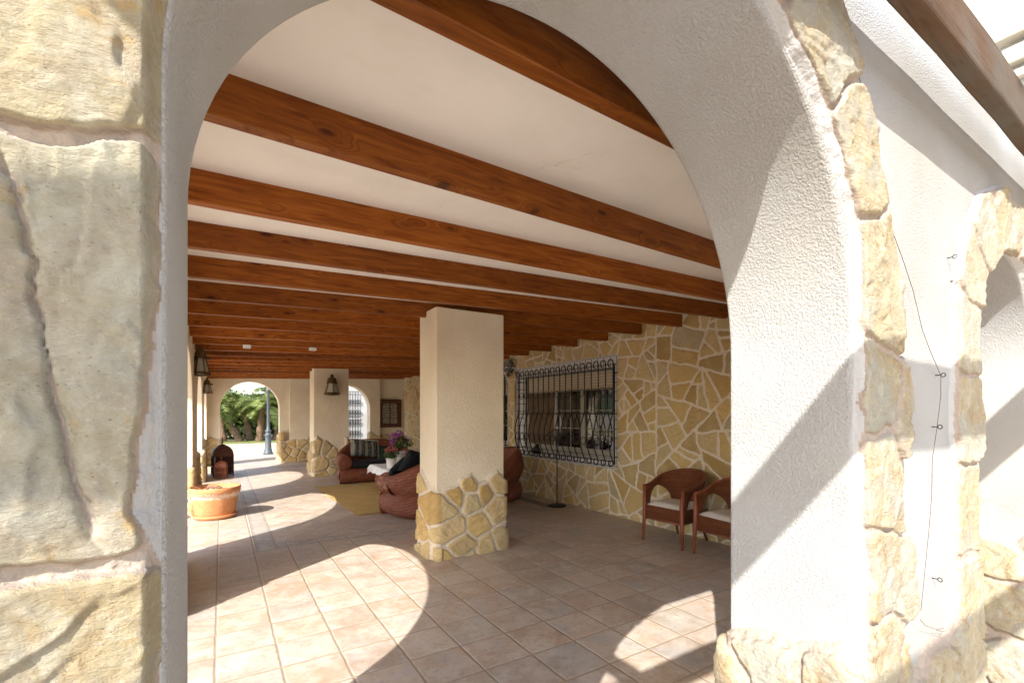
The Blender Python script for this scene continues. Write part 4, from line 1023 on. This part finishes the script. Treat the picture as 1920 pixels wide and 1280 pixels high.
def leaf_blob(mb, c, rad, n, size, g, flat=1.):
    for _ in range(n):
        d = Vector((g.gauss(0, 1), g.gauss(0, 1), g.gauss(0, 1) * flat)).normalized(); p = Vector(c) + Vector((d.x * rad[0], d.y * rad[1], d.z * rad[2])) * g.uniform(.45, 1.05) ** .6
        a = Vector((g.gauss(0, 1), g.gauss(0, 1), g.gauss(0, 1))).normalized(); b = a.cross(d)
        if b.length < .01: continue
        b.normalize(); s_ = size * g.uniform(.6, 1.3); mb.add([p - a * s_, p + b * s_ * .5, p + a * s_, p - b * s_ * .5 + d * s_ * .2], [(0, 1, 2, 3)])
def potplant(lb, x, y, ph, pr, fcol, blobs, leafb, cat='potted plant'):
    t = thing('potted_plant', lb, cat, (x, y, .489), 0, 'flowering pot plants on the table')
    MB().lathe([(.001, .001), (pr * .78, .001), (pr * .8, .01), (pr * .97, ph * .9), (pr * 1.04, ph * .92), (pr * 1.04, ph), (pr * .95, ph), (pr * .9, ph * .86), (.001, ph * .86)], n=28).build('pot', M['pot_white'], t)
    g = random.Random(int(x * 1000)); m = MB(); [leaf_blob(m, c, r, n, .028, g) for c, r, n in leafb]; m.build('foliage', M['potleaf'], t)
    m = MB(); [leaf_blob(m, c, r, n, .02, g) for c, r, n in blobs]; m.build('blooms', fcol, t)
potplant('white pot with salmon pink flowers at the front of the cloth', 2.66, 8.44, .19, .10, M['pink'], [((-.07, -.02, .33), (.07, .07, .05), 90), ((.05, -.04, .34), (.06, .06, .05), 80), ((0, .02, .38), (.07, .07, .04), 60)], [((0, 0, .26), (.15, .14, .08), 240)])
potplant('taller white pot with purple flowers behind the pink ones', 2.92, 8.78, .27, .12, M['purple'], [((-.10, 0, .55), (.09, .09, .10), 150), ((.0, 0, .62), (.09, .08, .08), 110), ((.12, -.02, .52), (.09, .09, .07), 70), ((-.13, 0, .44), (.06, .06, .06), 60)], [((.05, 0, .44), (.22, .18, .13), 330)])

# --- small wicker armchairs by the stone wall
def tub_chair(lb, loc, rz):
    t = thing('wicker_chair', lb, 'chair', loc, rz, 'small wicker tub chairs by the stone wall')
    P = []; UVs = []; n = 120; rim = []
    hole = lambda d: .43 + (.195 * math.sqrt(max(0, 1 - ((d - .26) / .175) ** 2)) if .085 < d < .435 else 0)
    for (x, y, nx, ny, s_, tot) in upath(.50, .50, n, .245):
        d = min(s_, tot - s_); k = float(ss(np.array(d), .02, tot / 2 * .95)); zt = .645 + .168 * k; zb = hole(d); row = []; uv = []
        for j in range(13):
            f_ = j / 12; z = zb + (zt - zb) * f_; fl = (z - .43) * (.10 + .15 * k); row.append((x + nx * fl, y + ny * fl, z)); uv.append((s_, z))
        P.append(row); UVs.append(uv); rim.append(row[-1])
    o = MB().grid(P, UVs).build('backrest', M['finewicker'], t); sm_ = o.modifiers.new('thick', 'SOLIDIFY'); sm_.thickness = .022; sm_.offset = 0
    MB().tube(rim, .017, 8).build('arm_rail', M['reddish'], t)
    P = []; UVs = []
    for i in range(60):
        pts = upath(.50, .50, 60, .245); x, y, nx, ny, s_, tot = pts[i]; P.append([(x, y, z) for z in (.27, .32, .37, .425)]); UVs.append([(s_, z) for z in (.27, .32, .37, .425)])
    ap = MB().grid(P, UVs); ap.grid([[(-.25 + .5 * i / 12, -.25, z) for z in (.27, .35, .425)] for i in range(13)], [[(.5 * i / 12, z) for z in (.27, .35, .425)] for i in range(13)])
    o = ap.build('apron', M['finewicker'], t); sm_ = o.modifiers.new('thick', 'SOLIDIFY'); sm_.thickness = .014; sm_.offset = 0
    P = []
    for i in range(15):
        u = -1 + i / 7; P.append([(.235 * u * (1 - .12 * (v > .2) * abs(v)), .0 + .235 * v, .428 + .038 * ((1 - u**6) * (1 - v**6)) ** .5) for v in [-1 + j / 7 for j in range(15)]])
    m = MB().grid(P); m.box(-.23, .23, -.23, .2, .42, .43); m.build('seat_cushion', M['seatcloth'], t, 0)
    for sx in (-1, 1):
        MB().tube([(sx * .268, -.268, 0), (sx * .258, -.258, .25), (sx * .252, -.255, .45), (sx * .262, -.252, .64)], [.014, .021, .024, .018], 10).build('leg', M['reddish'], t)
        MB().tube([(sx * .20, .31, 0), (sx * .17, .22, .24), (sx * .16, .19, .42)], [.014, .02, .022], 10).build('leg', M['reddish'], t)
    m = MB().tube([(-.25, -.252, .27), (.25, -.252, .27)], .012, 8); m.tube([(-.25, -.25, .27), (-.18, .2, .27)], .01, 8); m.tube([(.25, -.25, .27), (.18, .2, .27)], .01, 8); m.tube([(-.18, .2, .27), (.18, .2, .27)], .01, 8); m.build('stretcher', M['reddish'], t)
    return t
tub_chair('small wicker tub chair with white cushion against the stone wall, fully in view', (4.535, 3.60, 0), -PI / 2 + .05)
tub_chair('small wicker tub chair with white cushion, half hidden behind the near arch', (4.52, 2.88, 0), -PI / 2 - .12)

# --- reading lamp
t = thing('floor_lamp', 'slim black reading lamp standing in front of the barred window', 'floor lamp', (4.62, 6.0, 0))
MB().lathe([(.001, .022), (.14, .022), (.15, .016), (.15, 0), (.001, 0)], n=36).build('base', M['iron'], t)
MB().tube([(0, 0, .02), (0, 0, 1.27)], .009, 8).build('pole', M['iron'], t)
rv = Vector((-CA, SA, 0)); hd = Vector((0, 0, 1.27)) + rv * .33 + Vector((0, 0, -.34))
m = MB().tube([(0, 0, 1.27), tuple(rv * .17 + Vector((0, 0, 1.15))), tuple(hd)], .007, 6); m.tube([tuple(Vector((0, 0, 1.27)) - rv * .22 * math.sin(a) * .9 + Vector((0, 0, -.10 + .10 * math.cos(a) - .1 * math.sin(a / 2)))) for a in np.linspace(0, PI, 14)], .003, 5); m.build('arm', M['iron'], t)
MB().lathe([(.012, .02), (.022, 0), (.014, -.02)], n=10).build('joint', M['seatcloth'], t).location = (0, 0, 1.27)
o = MB().lathe([(.02, .08), (.03, .05), (.05, .02), (.095, -.06), (.088, -.06), (.045, .015)], n=24).build('lamp_shade', M['iron'], t); o.location = hd; o.rotation_euler = (0, .45, .5)

# ================================================================ THE GARDEN BEYOND
t = thing('lamp_post', 'grey-blue cast-iron lamp post on the paving outside the end arch', 'street lamp', (1.47, 19.34, 0))
MB().lathe([(.001, .0), (.17, .0), (.17, .05), (.14, .08), (.135, .16), (.115, .2), (.10, .55), (.095, .66), (.12, .69), (.12, .73), (.085, .76), (.075, .80), (.10, .83), (.10, .88), (.055, .92), (.05, 1.1), (.045, 2.30), (.07, 2.33), (.08, 2.38), (.06, 2.42), (.045, 2.45), (.04, 2.9)], n=24).build('post', M['post'], t)
MB().lathe([(.10, 2.9), (.16, 3.0), (.19, 3.3)], n=6, smooth=False).build('glass', M['lampglass'], t); MB().lathe([(.23, 3.3), (.12, 3.45), (.03, 3.52), (.001, 3.62)], n=6, smooth=False).build('cap', M['post'], t)

def palm(x, y, lean, h_, sd_, lb, nf=30, fl=1.2):
    g = random.Random(sd_); t = thing('palm_tree', lb, 'palm', (x, y, 0), 0, 'palms in the clump beyond the lawn'); t.location = (0, 0, 0)
    pts = []; rs = []
    for i in range(12):
        u = i / 11; pts.append((x + lean[0] * u ** 1.3, y + lean[1] * u, -.05 + h_ * u)); rs.append((.17 + .03 * math.sin(i * 2.2)) * (1.15 - .3 * u))
    MB().tube(pts, rs, 10).build('trunk', M['bark'], t)
    m = MB(); top = Vector(pts[-1])
    for k in range(nf):
        az = 2*PI * k / nf * 2.4 + g.uniform(-.3, .3); el = g.uniform(-.35, 1.25); L = fl * g.uniform(.8, 1.15); d = Vector((math.cos(az), math.sin(az), 0)); p = top.copy(); st = L / 12; side = Vector((-d.y, d.x, 0)); e_ = el
        prev = p.copy()
        for i in range(12):
            dirn = d * math.cos(e_) + Vector((0, 0, math.sin(e_))); q = p + dirn * st; upv = side.cross(dirn)
            m.add([p - side * .012, p + side * .012, q + side * .01, q - side * .01], [(0, 1, 2, 3)])
            if i > 1:
                ll = .38 * math.sin(PI * (i / 12) ** .8) * g.uniform(.8, 1.1) + .08
                for s_ in (-1, 1):
                    for off in (0, .5):
                        b = p.lerp(q, off); tip = b + (side * s_ * .8 + dirn * .55 - upv * g.uniform(-.15, .45) - Vector((0, 0, .18))) * ll; wv = dirn * .034
                        m.add([b - wv, b + wv, tip], [(0, 1, 2)])
            p = q; e_ -= .12 + .05 * (el > .6)
    m.build('crown', M['leaf'], t)
px = [(.85, 28.6, (-1.15, -.2), 1.9, 1, 'palm leaning farthest left in the clump beyond the lawn'), (1.35, 29.2, (-.45, .2), 2.2, 2, 'palm leaning gently left, second from the left of the clump'),
      (1.75, 28.4, (.12, -.3), 2.0, 3, 'upright palm seen just left of the lamp post'), (2.1, 29.4, (.3, .5), 2.5, 4, 'tall palm standing directly behind the lamp post'),
      (2.5, 28.8, (.85, 0), 1.7, 5, 'palm leaning right, at the right edge of the end arch'), (.1, 30.6, (-.5, .3), 2.8, 6, 'tall palm at the back left of the clump'), (3.2, 30.5, (.6, .3), 2.6, 7, 'palm at the back right, mostly hidden by the end wall')]
for x, y, l_, h_, sd_, lb in px: palm(x, y, l_, h_, sd_, lb, 32, 1.45)
def bush(name, lb, x, y, rx, ry, rz_, n, size, cat='hedge', mat='hedge', sd_=1):
    t = thing(name, lb, cat, (0, 0, 0)); g = random.Random(sd_); m = MB()
    for k in range(22):
        c = (x + g.uniform(-.8, .8) * rx, y + g.uniform(-.5, .5) * ry, rz_ * g.uniform(.12, .85)); leaf_blob(m, c, (rx * .42, ry * .5, rz_ * .38), n // 22, size, g)
    m.build('foliage', M[mat], t)
    for k in range(5): xx = x + rx * (-.6 + .3 * k); MB().tube([(xx, y, -.02), (xx + .1, y, rz_ * .5)], [.05, .02], 6).build('stem', M['bark'], t)
bush('hedge', 'dark leafy hedge behind the left-hand palms', -1.2, 31.8, 3.0, 1.2, 2.3, 8000, .12, sd_=3)
bush('hedge', 'dark leafy hedge behind the right-hand palms', 3.6, 32.2, 3.6, 1.2, 2.5, 9000, .12, sd_=4)
# small white garden building with an iron grille, glimpsed through the right-hand end arch
t = thing('garden_wall', 'white sunlit outhouse wall with scrolled black iron grille beyond the end wall', 'wall')
MB().box(3.9, 6.2, 18.6, 18.9, 0, 2.9).build('wall', M['stucco'], t, .01)
m = MB()
for k in range(6):
    xx = 4.02 + k * .10; m.tube([(xx, 18.52, .5), (xx, 18.52, 2.35)], .010, 5)
    for z in (.75, 1.15, 1.55, 1.95): m.tube([(xx + .05 + .045 * math.cos(a) * (1 - a / 14), 18.52, z + .10 * math.sin(a) * (1 - a / 14)) for a in np.linspace(0, 9, 18)], .009, 4)
for z in (.5, 1.35, 2.35): m.tube([(3.98, 18.52, z), (4.58, 18.52, z)], .014, 5); m.tube([(4.0, 18.52, z), (4.0, 18.6, z)], .01, 5)
m.build('iron_grille', M['iron'], t)
skirt('stone_skirt', (3.88, 6.2, 18.58, 18.9, .03), wob(.5), M['stone'], t, .03, .24, seed=51)

# tidy: metres everywhere, nothing left selected
for o in bpy.data.objects: o.select_set(False)
